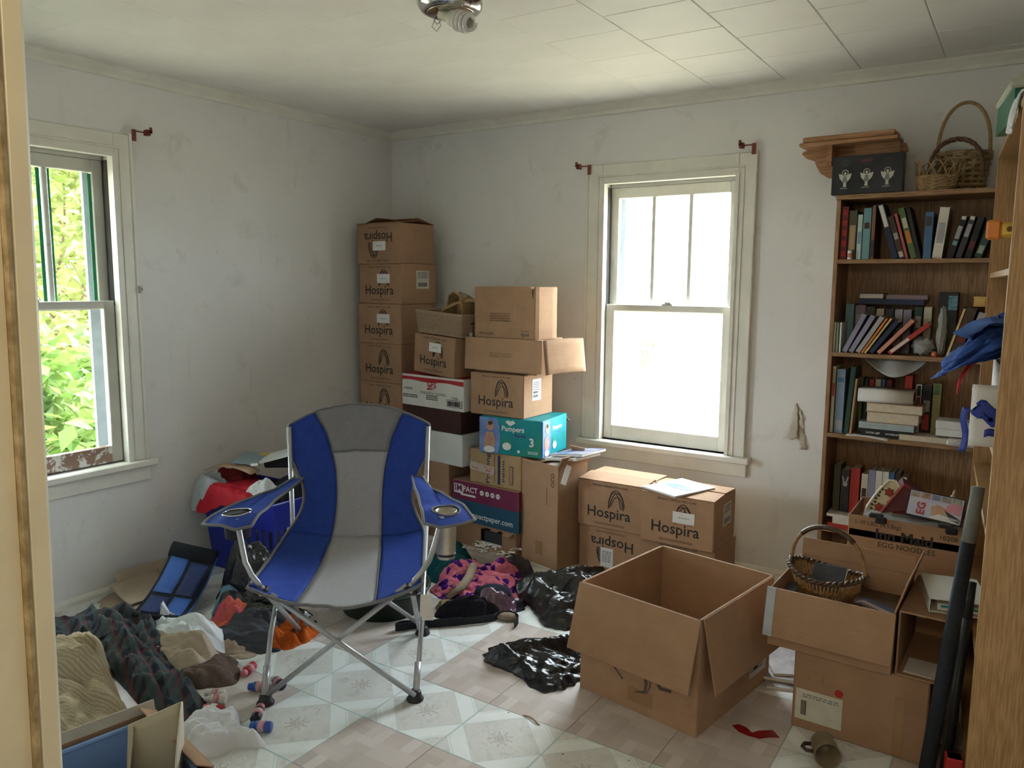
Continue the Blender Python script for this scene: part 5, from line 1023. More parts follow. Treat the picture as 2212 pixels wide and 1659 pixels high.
for k,x in enumerate((-.085,.0,.080)):
    o_ = -.0348; zc = .068
    an = poly_decal('F', [(-.009,-.02),(.009,-.02),(.005,.014),(-.005,.014)], x, zc, o_, M('angel_grey',(.22,.22,.21)), t, 'angel_body')
    for s_ in (-1,1): poly_decal('F', [(s_*.004,.010),(s_*.026,.018),(s_*.022,-.002),(s_*.010,-.016)][::s_], x, zc+.002, o_-.0008, AN, an, 'wing')
    MB().tube([(x+.012*cos(a*pi/9), o_-.0008, zc+.022+.012*sin(a*pi/9)) for a in range(18)], .0016, 5, True).build('halo', AN, an); poly_decal('F', ell(.005,.006,12), x, zc+.020, o_-.001, AN, an, 'head'); poly_decal('F', [(-.007,-.020),(.007,-.020),(.004,.0),(-.004,.0)], x, zc-.016, o_-.0012, AN, an, 'skirt'); decal('F', x-.004, zc-.042, .03, .002, o_-.0006).build('base_line', AN, an)
    MB().tube([(x+.016*cos(a*pi/9), o_, zc+.062+.013*sin(a*pi/9)) for a in range(18)], .0012, 4, True).tube([(x+.008*cos(a*pi/6), o_, zc+.062+.007*sin(a*pi/6)) for a in range(12)], .001, 4, True).build('ring_mark', RG, an)
poly_decal('F', [(-.03,.005),(0,.009),(.03,.004),(.022,-.004),(0,-.008),(-.026,-.004)], 0, .136, -.0348, M('dull_pink',(.14,.035,.045)), t, 'pink_emblem')
# rectangular wicker basket with nested baskets on the tilted carton
SG = M('seagrass',(.40,.29,.20),(.30,.205,.135),.8,120,.6,260); t = thing('seagrass_basket', 'rectangular seagrass basket with price tag on the tilted carton', 'basket', (.800,-.395,1.164), (0,radians(3.4),radians(-6)))
bw, bd_, bh = .36, .24, .118; w = MB()
for k in range(15):
    z = .004+bh*k/15; f = .90+.10*k/14; j = .0025*(1 if k%2 else -1); pts = []
    for (x0,y0,x1,y1) in ((-1,-1,1,-1),(1,-1,1,1),(1,1,-1,1),(-1,1,-1,-1)):
        for q in range(12): u = q/12; al = .0018*(1 if (q+k)%2 else -1); pts.append(((x0+(x1-x0)*u)*bw/2*f+(al if x0==x1 else 0), (y0+(y1-y0)*u)*bd_/2*f+(al if y0==y1 else 0), z))
    w.tube(pts, .0046, 5, True)
w.build('weave', SG, t, True); MB().box(-bw/2*.9,bw/2*.9,-bd_/2*.9,bd_/2*.9,.001,.005).build('base', SG, t); MB().tube([(-bw/2,-bd_/2,bh+.004),(bw/2,-bd_/2,bh+.004),(bw/2,bd_/2,bh+.004),(-bw/2,bd_/2,bh+.004)],.006,6,True).build('rim', SG, t)
MB().tube([(.183,-.05,.08),(.186,-.055,.05),(.187,-.055,.03)],.0008,4).build('tag_string', PAPER, t); MB().cbox(.186,.1875,-.068,-.042,-.005,.030,.0005).build('price_tag', LABEL, t)
MB().tube([(.184,-.055,.075),(.184,0,.082),(.184,.055,.075)],.004,5).build('grip', W_DK, t)
def nest(nm, label, loc, rz, mat, trim, w_, h_):
    t = thing(nm, label, 'basket', loc, (0,0,rz)); prof = [(-w_/2,0),(-w_/2,h_*.55),(-w_/2*.72,h_*.9),(0,h_),(w_/2*.72,h_*.9),(w_/2,h_*.55),(w_/2,0)]
    wv = MB()
    for k in range(10): wv.tube([(x*(1-.012*k),.012*k,z*(1-.012*k)) for x,z in prof], .0062, 5)
    wv.build('weave', mat, t, True); t.scale = (1,.5,1); MB().prism([(x*.9,z*.9) for x,z in prof], -.118,-.108, Matrix(((1,0,0,0),(0,0,-1,0),(0,1,0,0),(0,0,0,1)))).build('base', mat, t); MB().tube([(x*1.02,-.004,z*1.01) for x,z in prof],.008,6).build('rim', trim, t, True); return t
nest('nested_basket', 'tan basket standing on edge inside the seagrass basket', (.835,-.425,1.186), radians(-28), W_TAN, W_TAN, .20, .215)
nest('nested_basket', 'tan basket with white braided rim behind the other nested one', (.815,-.345,1.186), radians(-28), W_LT, M('white_braid',(.55,.52,.46),(.45,.42,.36),.8,60), .19, .215)
o = MB().sheet(lambda u,v: (.80+.21*u, -.50+.10*u+.012*v, 1.292+.055*sin(u*2.2)-.0*v+.018*v), 14, 3, .004).build('splint_strip', W_TAN, None, True); tag(o, 'curved splint basket handle sticking out of the seagrass basket', 'handle')
# basket behind the big carton
basket('floor_basket', 'bark-handled basket standing behind the big open carton', (2.53,-.60,0), .125, .10, .10, .15, W_BRN, .45, 10, 20, .006, .004, (.135,.0065,'x',False), M('grey_twig',(.20,.14,.10),(.34,.33,.34),.6,18), None)
# dark wicker basket in its carton with notebook
basket('oval_basket', 'dark oval wicker basket with hoop handle sitting in the taped carton', (3.005,-1.205,.4085), .126, .088, .088, .34, W_MID, radians(-14), 3, 58, .008, .0046, (.150,.0060,'x',False), W_MID, .14, W_MID, None, W_DK)
t = bpy.data.objects['oval_basket']; hm = MB()
P = [Vector((-cos(pi*k/60)*.126,0,.088*1.14-.01+.150*sin(pi*k/60)**.8)) for k in range(14,45)]
hm.tube([p for p in P], .0085, 7); hm.build('handle_wrap', W_DK, t, True)
t = thing('notebook', 'black notebook standing slanted inside the dark oval basket', 'notebook', (3.015,-1.225,.482), (radians(50),radians(-6),radians(-14))); MB().cbox(-.056,.056,-.045,.045,0,.010,.002).build('cover', M('black_cloth_cover',(.03,.03,.033),(.045,.045,.048),.7,40), t); MB().box(-.054,.057,-.043,.043,.002,.008).build('pages', PAGESW, t)
PK = M('packed_books',(.05,.05,.06),(.09,.08,.07),.7,20)
for k,(x,y,z,w_,d_,h_,rz,mt,lab) in enumerate(((3.055,-1.175,.278,.34,.36,.112,0,DK,'dark bundle of papers filling the bottom of the basket carton'),(3.135,-1.25,.392,.15,.19,.016,-34,M('navy_book',(.03,.035,.06)),'navy hardback with printed back cover lying beside the dark oval basket'),(2.893,-1.21,.392,.034,.16,.020,0,M('blue_grey_book',(.12,.15,.21)),'blue-grey book poking out at the rim of the basket carton'))):
    t = thing('packed_book', lab, 'book', (x,y,z), (0,0,radians(rz))); MB().cbox(-w_/2,w_/2,-d_/2,d_/2,0,h_,.002).build('cover', mt, t); MB().box(-w_/2+.003,w_/2+.0005,-d_/2-.0005,d_/2-.003,.003,h_-.003).build('pages', PAGES, t)
    if k==1: s_ = MB().box(-w_/2+.01,w_/2-.02,-d_/2+.02,d_/2-.03,h_,h_+.0008).build('back_print', M('brown_panel',(.26,.17,.12),(.22,.14,.10),.6,30), t); small_print('T', -.005, -.005, .10, .10, 9, h_+.0012, INK, s_, 4)
# ---------------------------------------------------------------- ornaments on the noodle carton
t = thing('glass_frame', 'clip frame of clear glass laid across the noodle carton', 'frame', (3.205,-.71,.590), (radians(2),0,radians(1)))
MB().box(-.165,.165,-.06,.018,0,.004).build('glass_sheet', mat_clear('frame_glass',(.80,.86,.84),.28,.05), t)
for x in (-.115,.115): MB().cbox(x-.030,x+.020,-.072,-.045,.001,.016,.005).cbox(x-.005,x+.034,-.080,-.066,-.016,.010,.005).build('clip', BLACKP, t)
t = thing('ceramic_plaque', 'cream ceramic plaque with red flowers propped up on the noodle carton', 'ornament', (3.085,-.662,.582), (radians(-12),radians(24),radians(4)))
pl = [(-.045,-.03),(-.05,.0),(-.046,.05),(-.04,.09),(-.03,.125),(-.01,.135),(.01,.125),(.025,.105),(.05,.12),(.062,.112),(.062,.09),(.05,.07),(.03,.065),(.022,.055),(.03,.04),(.04,.015),(.035,-.01),(.018,-.028),(-.01,-.034)]
CER = M('cream_glaze',(.62,.55,.36),(.50,.43,.26),.25,30); MB().prism(pl, -.006,.006, MXZ).build('plate', CER, t)
edge = MB().tube([(x,-.006,z) for x,z in pl],.005,6,True).build('raised_edge', M('pale_glaze',(.70,.66,.50),None,.25), t, True)
for (x,z,r) in ((-.012,.015,.017),(-.008,.085,.016)):
    f = poly_decal('F',[(r*(1+.18*cos(6*a))*cos(a), r*(1+.18*cos(6*a))*sin(a)) for a in [2*pi*q/30 for q in range(30)]], x, z, -.0068, M('brown_petal',(.22,.09,.04)), t, 'flower'); poly_decal('F', ell(r*.6,r*.6,14), x, z, -.0082, M('red_flower',(.40,.04,.03)), f, 'flower_centre')
for k in range(9): poly_decal('F', ell(.006,.005,8), -.038+.004*(k%2), -.015+k*.014, -.0068, M('dark_leaf',(.05,.045,.03)), t, 'leaf_mark')
poly_decal('F', ell(.012,.007,8), .012, .050, -.0068, M('brown_petal',(.22,.09,.04)), t, 'leaf_mark')
t = thing('birdhouse', 'plum-roofed toy house tilted behind the picture case', 'ornament', (3.190,-.612,.556), (0,radians(-14),radians(10))); PR = M('plum_roof',(.15,.045,.05),(.12,.035,.04),.8,60,.4,150)
MB().cbox(-.06,.06,-.05,.05,0,.085,.002).build('body', M('house_wall',(.25,.05,.04),None,.7), t); rf = MB(); rf.add([(-.10,-.07,.06),(.10,-.07,.06),(0,-.07,.155),(-.10,.07,.06),(.10,.07,.06),(0,.07,.155)],[(0,1,2),(5,4,3),(0,2,5,3),(2,1,4,5),(1,0,3,4)]); rf.build('roof', PR, t)
MB().tube([(-.103,-.072,.06),(0,-.072,.159),(.103,-.072,.06)],.005,5).build('roof_edge', M('red_roof_edge',(.38,.07,.05)), t)
t = thing('carousel_top', 'cream carousel ornament with pointed finial behind the picture case', 'ornament', (3.300,-.535,.546), (0,radians(10),0)); MB().lathe([(.04,0),(.042,.03),(.05,.035),(.046,.055),(.025,.085),(.012,.10)],20).build('canopy', CER, t, True); MB().lathe([(.008,.098),(.010,.108),(.004,.116),(.006,.124),(.0001,.14)],12).build('finial', M('pale_glaze',(.70,.66,.50)), t, True); MB().lathe([(.051,.036),(.052,.040),(.048,.048)],20).build('dark_band', M('dark_leaf',(.05,.045,.03)), t, True)
t = thing('picture_case', 'flat picture case with pastel print and red letters leaning on the glass frame', 'case', (3.270,-.728,.5975), (radians(-22),radians(4),radians(-4)))
MB().cbox(-.092,.092,-.008,.008,0,.100,.002).build('case', BLACKP, t); MB().box(-.088,.088,-.0092,-.008,.006,.096).build('print', M('pastel_print',(.42,.45,.62),(.56,.52,.58),.35,18), t)
for k,cc in enumerate(((.40,.33,.28),(.45,.27,.20),(.30,.34,.48),(.33,.28,.26),(.42,.40,.36))): MB().box(-.085+k*.034,-.085+k*.034+.030,-.0098,-.009,.074,.094).build('photo_strip', M(f'strip_photo_{k}',cc,tuple(x*.5 for x in cc),.5,60), t)
letter('EG', .044, 'F', (-.045,-.0102,.036), t, M('red_letter',(.42,.05,.05)), pi/2, .03, 'red_letters'); poly_decal('F',[(-.02,-.02),(.0,-.026),(.028,-.014),(.022,.012),(-.004,.02),(-.024,.008)], .012, .040, -.0102, M('flesh_print',(.55,.34,.22),(.45,.26,.17),.5,40), t, 'figure_print'); poly_decal('F',[(-.02,-.012),(.03,-.02),(.035,.016),(.01,.022),(-.014,.010)], .052, .056, -.0102, M('pink_print',(.60,.26,.33),None,.5), t, 'cloth_print'); poly_decal('F',[(-.02,.01),(.034,-.014),(.034,-.03),(.0,-.02)], .052, .036, -.0106, KB, t, 'dark_print'); poly_decal('F',[(-.05,-.008),(.05,-.012),(.05,.004),(-.02,.012)], .036, .016, -.0106, LABEL, t, 'white_print')
t = bpy.data.objects['paper_bag']; blob((0,0,.0),(.017,.09,.16),13,.18,20,14).build('body', M('brown_paper',(.24,.15,.08),(.17,.10,.05),.9,20,.6,40), t, True); blob((0,.0,.30),(.014,.05,.05),15,.3,16,10).build('twisted_neck', M('brown_paper',(.24,.15,.08)), t, True)
# ---------------------------------------------------------------- soft things
SUP = []
def support(x, y):
    z = 0.0
    for b in SUP:
        h = b.ray_cast(Vector((x,y,3)), Vector((0,0,-1)))
        if h[0] is not None and h[0].z > z: z = h[0].z
    return z
def add_support(v, f): SUP.append(BVHTree.FromPolygons([Vector(p) for p in v], f))
def cloth(name, label, cat, outline, mat, h=.05, fold=.022, wl=.07, ang=0., seed=0, rings=36, segs=128, power=2.5, crackle=0., sup=True, keep=True, floor_z=0.0, edge=.0015, smooth=True, group=None, rough_edge=.02, stretch=2.6, base_fn=None):
    if rings < 30: rings = 36
    if segs < 60: segs = 128
    segs = max(segs, 110)
    P = [Vector(p) for p in outline]; c = sum(P, Vector((0,0)))/len(P); n = len(P)
    def cr(i, u):
        p0,p1,p2,p3 = P[(i-1)%n],P[i%n],P[(i+1)%n],P[(i+2)%n]
        return .5*((2*p1)+(p2-p0)*u+(2*p0-5*p1+4*p2-p3)*u*u+(3*p1-p0-3*p2+p3)*u**3)
    B = []
    for k in range(segs):
        q = k*n/segs; b = cr(int(q), q-int(q)); d = (b-c)
        B.append(c+d*(1+rough_edge/max(d.length,.02)*(1.3*noise.noise(Vector((b.x*11,b.y*11,seed)))+.7*noise.noise(Vector((b.x*31,b.y*31,seed))))))
    dx, dy = cos(ang), sin(ang)
    def fz(p):
        wx = p.x+.030*noise.noise(Vector((p.x*7,p.y*7,seed+2.2))); wy = p.y+.030*noise.noise(Vector((p.x*7,p.y*7,seed+8.8)))
        a = (wx*dx+wy*dy)/(wl*stretch); b = (-wx*dy+wy*dx)/wl; z = 0; am = 1; f = 1
        for o in range(4):
            nn = abs(noise.noise(Vector((a*f,b*f,seed*1.7+o*3.3))))
            z += am*((1.0-2.6*nn) if crackle else (2.3*nn-.55)); am *= (.45 if crackle else .46); f *= 2.07
        if crackle:
            dd = noise.voronoi(Vector((wx/(wl*.8),wy/(wl*.8),seed)))[0]; z += crackle*.45*((dd[1]-dd[0])*1.6-.4)
        return z
    base = base_fn or (support if sup else (lambda x,y: floor_z))
    V = []; Fc = []
    for r in range(rings+1):
        k = r/rings
        for s in range(segs):
            p = c+(B[s]-c)*k; bz_ = base(p.x,p.y); pr = 1-k**power; e = min(1,(1-k)*4)
            z = bz_+edge+h*pr+fold*fz(p)*(.12+.88*e)*(1 if k<1 else 0)+fold*.35*e
            V.append((p.x, p.y, max(z, bz_+edge, (support(p.x,p.y)+.003) if base_fn else -1)))
        if r: Fc += [((r-1)*segs+s,(r-1)*segs+(s+1)%segs,r*segs+(s+1)%segs,r*segs+s) for s in range(segs)]
    m0 = rings*segs
    for s in range(segs): p = B[s]; V.append((p.x*.998+c.x*.002, p.y*.998+c.y*.002, base(p.x,p.y)+.0002))
    Fc += [(m0+s,m0+(s+1)%segs,m0+segs+(s+1)%segs,m0+segs+s) for s in range(segs)]
    if keep: add_support(V, Fc)
    oz = min(v[2] for v in V); org = (c.x, c.y, oz)
    mb = MB().add([(x-c.x,y-c.y,z-oz) for x,y,z in V], Fc)
    o = mb.build(name, mat, None, smooth, org); tag(o, label, cat, group); return o
def soft_support(x, y):
    d = .022; return (2*support(x,y)+support(x+d,y)+support(x-d,y)+support(x,y+d)+support(x,y-d))/6
# laundry basket ---------------------------------------------------------------
LB = M('laundry_blue_plastic',(.012,.022,.30),(.010,.018,.25),.35,6,0,1,0,.5)
t = thing('laundry_basket', 'royal blue slotted laundry basket overflowing with clothes by the left wall', 'basket', (.325,-1.345,0), (0,0,radians(2)))
LW, LD, LH = .52, .36, .395
def lbp(u, v, side):      # wall position
    k = .86+.14*v; z = LH*v
    return {'F':Vector(((u-.5)*LW*k,-LD/2*k,z)),'B':Vector(((.5-u)*LW*k,LD/2*k,z)),'R':Vector((LW/2*k,(u-.5)*LD*k,z)),'L':Vector((-LW/2*k,(.5-u)*LD*k,z))}[side]
def lwall(side, nu, holes):
    m_ = MB(); nv = 7; vb = [0,.10,.34,.42,.66,.74,.90,1.0]
    ub = []
    for i in range(nu): ub += [i/nu+.0, i/nu+.30/nu, i/nu+.70/nu]
    ub += [1.0]
    for j in range(nv):
        for i in range(len(ub)-1):
            if (i%3==1) and j in (2-1,4-1) and holes(i//3): continue
            a,b,c_,d = (lbp(ub[i],vb[j],side),lbp(ub[i+1],vb[j],side),lbp(ub[i+1],vb[j+1],side),lbp(ub[i],vb[j+1],side))
            n_ = (b-a).cross(d-a).normalized()*.004
            m_.add([a,b,c_,d,a-n_,b-n_,c_-n_,d-n_],[(0,1,2,3),(7,6,5,4),(0,4,5,1),(1,5,6,2),(2,6,7,3),(3,7,4,0)])
    return m_
for s_,nu in (('F',10),('R',7),('B',10),('L',7)): lwall(s_, nu, lambda i: True if s_!='F' else i>=4).build('slotted_wall', LB, t)
MB().box(-LW/2*.86,LW/2*.86,-LD/2*.86,LD/2*.86,0,.004).build('bottom', LB, t)
MB().tube([(-LW/2,-LD/2,LH),(LW/2,-LD/2,LH),(LW/2,LD/2,LH),(-LW/2,LD/2,LH)],.010,8,True).build('rim', LB, t)
o = blob((0,0,.01),(.205,.14,.178),31,.12,30,16,4).build('clothes_inside', mat_cloth('mixed_dark_cloth',(.05,.05,.06),(.42,.40,.40),.6), t, True)
# clothes on top of it
bz = LH+.0
def patch(cx, cy, rx, ry, rz=0, n=10): return [(cx+rx*cos(2*pi*k/n)*cos(rz)-ry*sin(2*pi*k/n)*sin(rz), cy+rx*cos(2*pi*k/n)*sin(rz)+ry*sin(2*pi*k/n)*cos(rz)) for k in range(n)]
SUP.clear()
def lbase(x, y):
    z = support(x, y); d = max(0, .050-x, x-.605, -1.548-y, y+1.14); q = bz+.014-min(.10, d*2.2)
    return max(z, q)
cloth('red_shirt','bright red shirt draped over the rim of the blue laundry basket','clothing',[(.05,-1.52),(.10,-1.40),(.22,-1.30),(.36,-1.30),(.46,-1.40),(.46,-1.55),(.36,-1.565),(.24,-1.575),(.12,-1.595)],mat_cloth('red_satin',(.42,.016,.028),(.34,.012,.02),.25,.6),.035,.024,.11,.5,1,base_fn=lbase,rough_edge=.006)
cloth('pale_shirt','pale grey-blue shirt hanging over the wall-side rim of the laundry basket','clothing',[(.02,-1.56),(.03,-1.46),(.08,-1.38),(.16,-1.42),(.17,-1.52),(.12,-1.58),(.06,-1.60)],mat_cloth('pale_blue_cotton',(.44,.49,.50),(.36,.40,.42),.3),.05,.03,.06,1.2,2,base_fn=lbase)
cloth('black_shirt','black top lying on the chair side of the laundry basket','clothing',patch(.47,-1.35,.13,.16),mat_cloth('black_cotton',(.014,.014,.018),None,.4),.05,.03,.08,.3,3,base_fn=lbase)
cloth('dark_red_shirt','dark red garment at the wall side on top of the laundry heap','clothing',patch(.15,-1.36,.10,.10),mat_cloth('dark_red_cotton',(.14,.012,.014),(.10,.01,.01),.4),.04,.03,.07,.2,4,base_fn=lbase)
cloth('white_towel','crinkled white towel edge on the laundry heap near the camp chair','cloth',patch(.47,-1.46,.10,.04,.3),mat_cloth('white_terry',(.55,.56,.55),(.45,.46,.45),.7),.02,.025,.045,1.5,5,base_fn=lbase)
hz = .545
o = MB().tube([(.30,-1.315,hz-.012),(.42,-1.245,hz-.008),(.56,-1.165,hz-.006)],[.030,.030,.030],14).build('rolled_mat', mat_cloth('charcoal_felt',(.06,.06,.068),(.045,.045,.05),.3), None, True); tag(o, 'dark grey rolled mat lying across the laundry heap', 'mat')
t = thing('folder', 'open grey-blue folder with yellow sticker lying on top of the laundry heap', 'folder', (.315,-1.345,.535), (radians(4),radians(-4),radians(30)))
FB = M('blue_grey_card',(.20,.26,.29),(.26,.31,.33),.6,14); Mx = Matrix.Rotation(radians(-12),4,'Y'); MB().box(-.13,0,-.10,.10,.02,.023,Matrix.Rotation(radians(8),4,'Y')).build('left_cover', FB, t); MB().box(0,.20,-.10,.10,.02,.023,Mx).build('right_cover', M('pale_card',(.56,.58,.57),None,.6), t); MB().box(-.04,.02,.05,.10,.0245,.0255,Matrix.Rotation(radians(8),4,'Y')).build('yellow_sticker', M('yellow_sticker',(.55,.42,.10)), t); MB().cbox(-.02,.02,-.11,-.095,.018,.034,.002).build('clip', CHROME, t)
o = MB().sheet(lambda u,v: (.10+.28*u+.01*v, -1.535+.06*u+.05*v, .492+.045*sin(u*2.4+.3)+.012*v), 16, 3, .004).build('tan_belt', M('tan_leather',(.34,.23,.14),(.28,.18,.11),.6,20), None, True); tag(o, 'curved tan cardboard strip lying over the red shirt', 'strip')
# ---------------------------------------------------------------- heap along the left wall
SUP.clear()
cloth('grey_clothes','grey and white clothes tumbled on the floor below the laundry basket','clothing',[(.47,-1.62),(.58,-1.58),(.74,-1.60),(.82,-1.74),(.74,-1.90),(.64,-1.90),(.52,-1.77)],mat_cloth('grey_jersey',(.17,.17,.18),(.27,.26,.26),.5),0.08,0.045,0.1,.8,11)
cloth('light_blue_shirt','light blue shirt peeking out of the heap next to the blue case','clothing',[(.53,-1.74),(.60,-1.68),(.72,-1.74),(.76,-1.84),(.68,-1.91),(.58,-1.84)],mat_cloth('sky_cotton',(.13,.25,.34),(.10,.19,.27),.5),0.025,0.03,0.08,.2,12)
cloth('black_bin_bag','shiny black bin bag piled against the blue laundry basket','bag',[(.47,-1.66),(.50,-1.57),(.62,-1.54),(.80,-1.56),(.88,-1.66),(.82,-1.78),(.66,-1.80),(.50,-1.76)],TRASH,0.15,0.032,0.12,.9,13,22,72,2.0,.9)
cloth('dark_bin_bag','second black bin bag slumped under the left side of the camp chair','bag',[(.66,-1.88),(.78,-1.76),(.94,-1.66),(1.06,-1.68),(1.04,-1.80),(.90,-1.90),(.76,-1.96)],TRASH,0.04,0.028,0.12,.4,14,20,72,2.0,.9)
cloth('beige_folders','loose beige card folders fanned out by the left baseboard','folders',[(.03,-1.98),(.05,-1.80),(.15,-1.70),(.28,-1.78),(.36,-1.92),(.33,-2.06),(.20,-2.12),(.08,-2.10)],M('beige_card',(.42,.34,.25),(.36,.285,.21),.8,6),.012,.004,.2,.3,15,14,48)
t = thing('card_sheet', 'curved sheet of beige card standing against the left wall', 'card', (.10,-1.86,.012)); MB().sheet(lambda u,v: (-.07+.16*v+.10*(1-v)**2*.4, -.15+.30*u, .012+.085*(1-v)**1.7+.004*sin(u*5)), 14, 12, .002).build('sheet', M('beige_card',(.42,.34,.25)), t, True); MB().sheet(lambda u,v: (.01+.17*v, -.20+.24*u, .020+.05*(1-v)**2-.006*v), 10, 8, .002).build('flap', M('beige_card',(.42,.34,.25)), t, True)
cloth('white_papers','small stack of white papers beside the blue case','papers',[(.29,-2.05),(.34,-1.97),(.46,-2.04),(.42,-2.12)],PAPER,.012,.003,.2,0,16,10,40)
# blue/black folding case
t = thing('folding_case', 'curved black case with blue panels lying open on the heap by the wall', 'case', (.43,-1.92,.03), (radians(0),radians(0),radians(128)))
def cs(u, v): return (-.27+.50*u, -.10+.20*v, .015+.015*(1-u)**2+.10*u**2.2+.055*v*(.5+.5*u))
BKF = mat_cloth('black_nylon',(.022,.024,.03),(.03,.033,.04),.3); MB().sheet(cs, 18, 6, .012).build('shell', BKF, t, True)
def cs2(u0,u1,v0,v1): return lambda u,v: tuple(Vector(cs(u0+(u1-u0)*u, v0+(v1-v0)*v))+Vector((0,0,.0085)))
BL2 = M('mid_blue_vinyl',(.05,.13,.42),(.04,.11,.36),.45,10); NV2 = M('navy_net',(.02,.035,.12),(.03,.05,.16),.6,60)
MB().sheet(cs2(.04,.36,.08,.45),8,4,.002).build('blue_panel', BL2, t, True); MB().sheet(cs2(.40,.92,.55,.94),10,4,.002).build('blue_panel', BL2, t, True); MB().sheet(cs2(.40,.86,.10,.48),10,4,.002).build('net_pocket', NV2, t, True); MB().sheet(cs2(.05,.34,.52,.92),8,4,.002).build('net_pocket', NV2, t, True)
MB().tube([Vector(cs(.93,.0))+Vector((.02,0,.012)),Vector(cs(.93,1.0))+Vector((.02,0,.012))],.042,12).build('rolled_end', BKF, t, True); MB().tube([Vector(cs(k/12,0)) for k in range(13)],.006,5).build('piping', BL2, t, True)
_sh = bpy.data.objects['folding_case'].children[0]; bpy.context.view_layer.update(); add_support([_sh.matrix_world @ v.co for v in _sh.data.vertices], [tuple(p_.vertices) for p_ in _sh.data.polygons])
cloth('grey_trousers','dark grey trousers crumpled in front of the black bin bags','clothing',[(.78,-2.05),(.76,-1.93),(.88,-1.83),(1.01,-1.84),(1.10,-1.93),(1.08,-2.02),(.94,-2.08)],mat_cloth('charcoal_cotton',(.075,.077,.09),(.055,.057,.068),.5),0.045,0.045,0.11,.5,21,stretch=4.5)
cloth('orange_garment','orange garment with white patch beside the foot of the camp chair','clothing',[(.99,-1.82),(1.04,-1.72),(1.14,-1.76),(1.17,-1.88),(1.11,-1.97),(1.05,-1.94)],mat_cloth('orange_fleece',(.52,.11,.015),(.42,.08,.012),.6),0.025,0.035,0.08,.5,22)
cloth('pink_orange_scarf','narrow pink and orange scarf beside the grey trousers','clothing',[(.68,-1.98),(.70,-1.88),(.80,-1.84),(.82,-1.90),(.76,-2.02)],mat_cloth('pink_orange',(.48,.06,.16),(.55,.14,.03),.5),0.03,0.03,0.06,.9,23)
cloth('tan_rag','tan rag edge trailing on the floor before the grey trousers','cloth',[(.88,-2.08),(.98,-2.03),(1.07,-2.02),(1.07,-2.07),(1.0,-2.13),(.92,-2.14)],mat_cloth('tan_cotton',(.40,.31,.24),(.33,.25,.19),.4),0.01,0.014,0.06,.4,24)
cloth('brown_knit','grey-brown knit cloth at the front of the heap beside the paint bottles','cloth',[(.90,-2.22),(.95,-2.12),(1.08,-2.11),(1.17,-2.17),(1.17,-2.25),(1.08,-2.33),(.96,-2.32)],M('brown_knit',(.15,.105,.085),(.115,.08,.065),.95,120,.6,300,0,.1,.002),0.045,0.022,0.14,.3,25)
cloth('tan_striped_shirt','tan pinstriped shirt in the middle of the clothes heap','clothing',[(.55,-2.16),(.66,-2.06),(.80,-2.02),(.96,-2.10),(1.03,-2.20),(.98,-2.32),(.84,-2.32),(.66,-2.26)],mat_stripe('tan_pinstripe',(.50,.41,.31),(.39,.31,.23),.006,.5),0.06,0.045,0.09,.15,26,stretch=4.0,base_fn=soft_support)
cloth('white_shirt','white shirt collar lying on the tan pinstriped shirt','clothing',[(.60,-2.13),(.72,-2.02),(.86,-2.02),(.98,-2.10),(.92,-2.18),(.78,-2.20),(.66,-2.19)],mat_cloth('white_cotton',(.70,.72,.74)),0.02,0.035,0.09,.2,27,stretch=4.0,base_fn=soft_support)
cloth('white_sheet','strip of white cloth between the plaid shirt and the beige folders','cloth',[(.28,-2.14),(.42,-2.07),(.58,-2.07),(.64,-2.16),(.48,-2.20)],mat_cloth('white_cotton',(.70,.72,.74)),0.03,0.025,0.09,.2,28)
cloth('khaki_striped_trousers','khaki pinstriped trousers heaped in front by the doorway','clothing',[(.44,-2.52),(.56,-2.40),(.74,-2.42),(.90,-2.50),(1.06,-2.56),(1.24,-2.60),(1.33,-2.70),(1.30,-2.86),(1.08,-2.92),(.74,-2.80)],mat_stripe('khaki_pinstripe',(.42,.345,.225),(.32,.255,.16),.0075,1.35),0.165,0.065,0.12,.25,29,26,96,stretch=4.0,base_fn=soft_support)
cloth('plaid_shirt','green and navy plaid flannel shirt sprawled over the heap','clothing',[(.06,-2.38),(.16,-2.20),(.38,-2.12),(.62,-2.16),(.86,-2.28),(1.06,-2.32),(1.24,-2.36),(1.27,-2.46),(1.12,-2.50),(.92,-2.46),(.70,-2.42),(.46,-2.42),(.28,-2.50)],mat_plaid('green_plaid',(.030,.036,.048),(.085,.12,.115),(.17,.045,.05),.06,.35),0.10,0.06,0.085,-.12,30,24,110,2.2,stretch=5.0,base_fn=soft_support)
# ---------------------------------------------------------------- behind the chair
t = thing('green_tub', 'dark green round plastic tub on the floor under the back of the camp chair', 'tub', (1.165,-1.385,0), (0,0,radians(20))); DG = M('dark_green_plastic',(.018,.032,.022),(.014,.025,.018),.4,8)
MB().lathe([(.0001,.006),(.17,.006),(.185,.0),(.20,.095),(.205,.104),(.198,.106),(.186,.02),(.0001,.014)],40).build('bowl', DG, t, True); MB().lathe([(.203,.094),(.213,.096),(.213,.104),(.203,.106)],40).build('rim', DG, t, True)
cloth('gold_satin','crumpled gold satin cloth next to the green tub','cloth',[(1.36,-1.24),(1.38,-1.12),(1.44,-1.10),(1.52,-1.18),(1.53,-1.26),(1.46,-1.32),(1.41,-1.32)],M('gold_satin',(.48,.40,.19),(.38,.30,.13),.35,10,.3,30,0,.6),0.03,0.04,0.08,.8,41,stretch=4.0)
cloth('teal_knit_hat','teal ribbed knit cloth behind the camp chair tumbler','knitwear',[(1.02,-.90),(1.00,-.76),(1.10,-.68),(1.24,-.78),(1.32,-.90),(1.30,-1.02),(1.18,-1.06),(1.08,-1.02)],mat_stripe('teal_rib',(.006,.075,.085),(.004,.045,.05),.008,.9),0.1,0.03,0.12,.6,42,20,72,2.2)
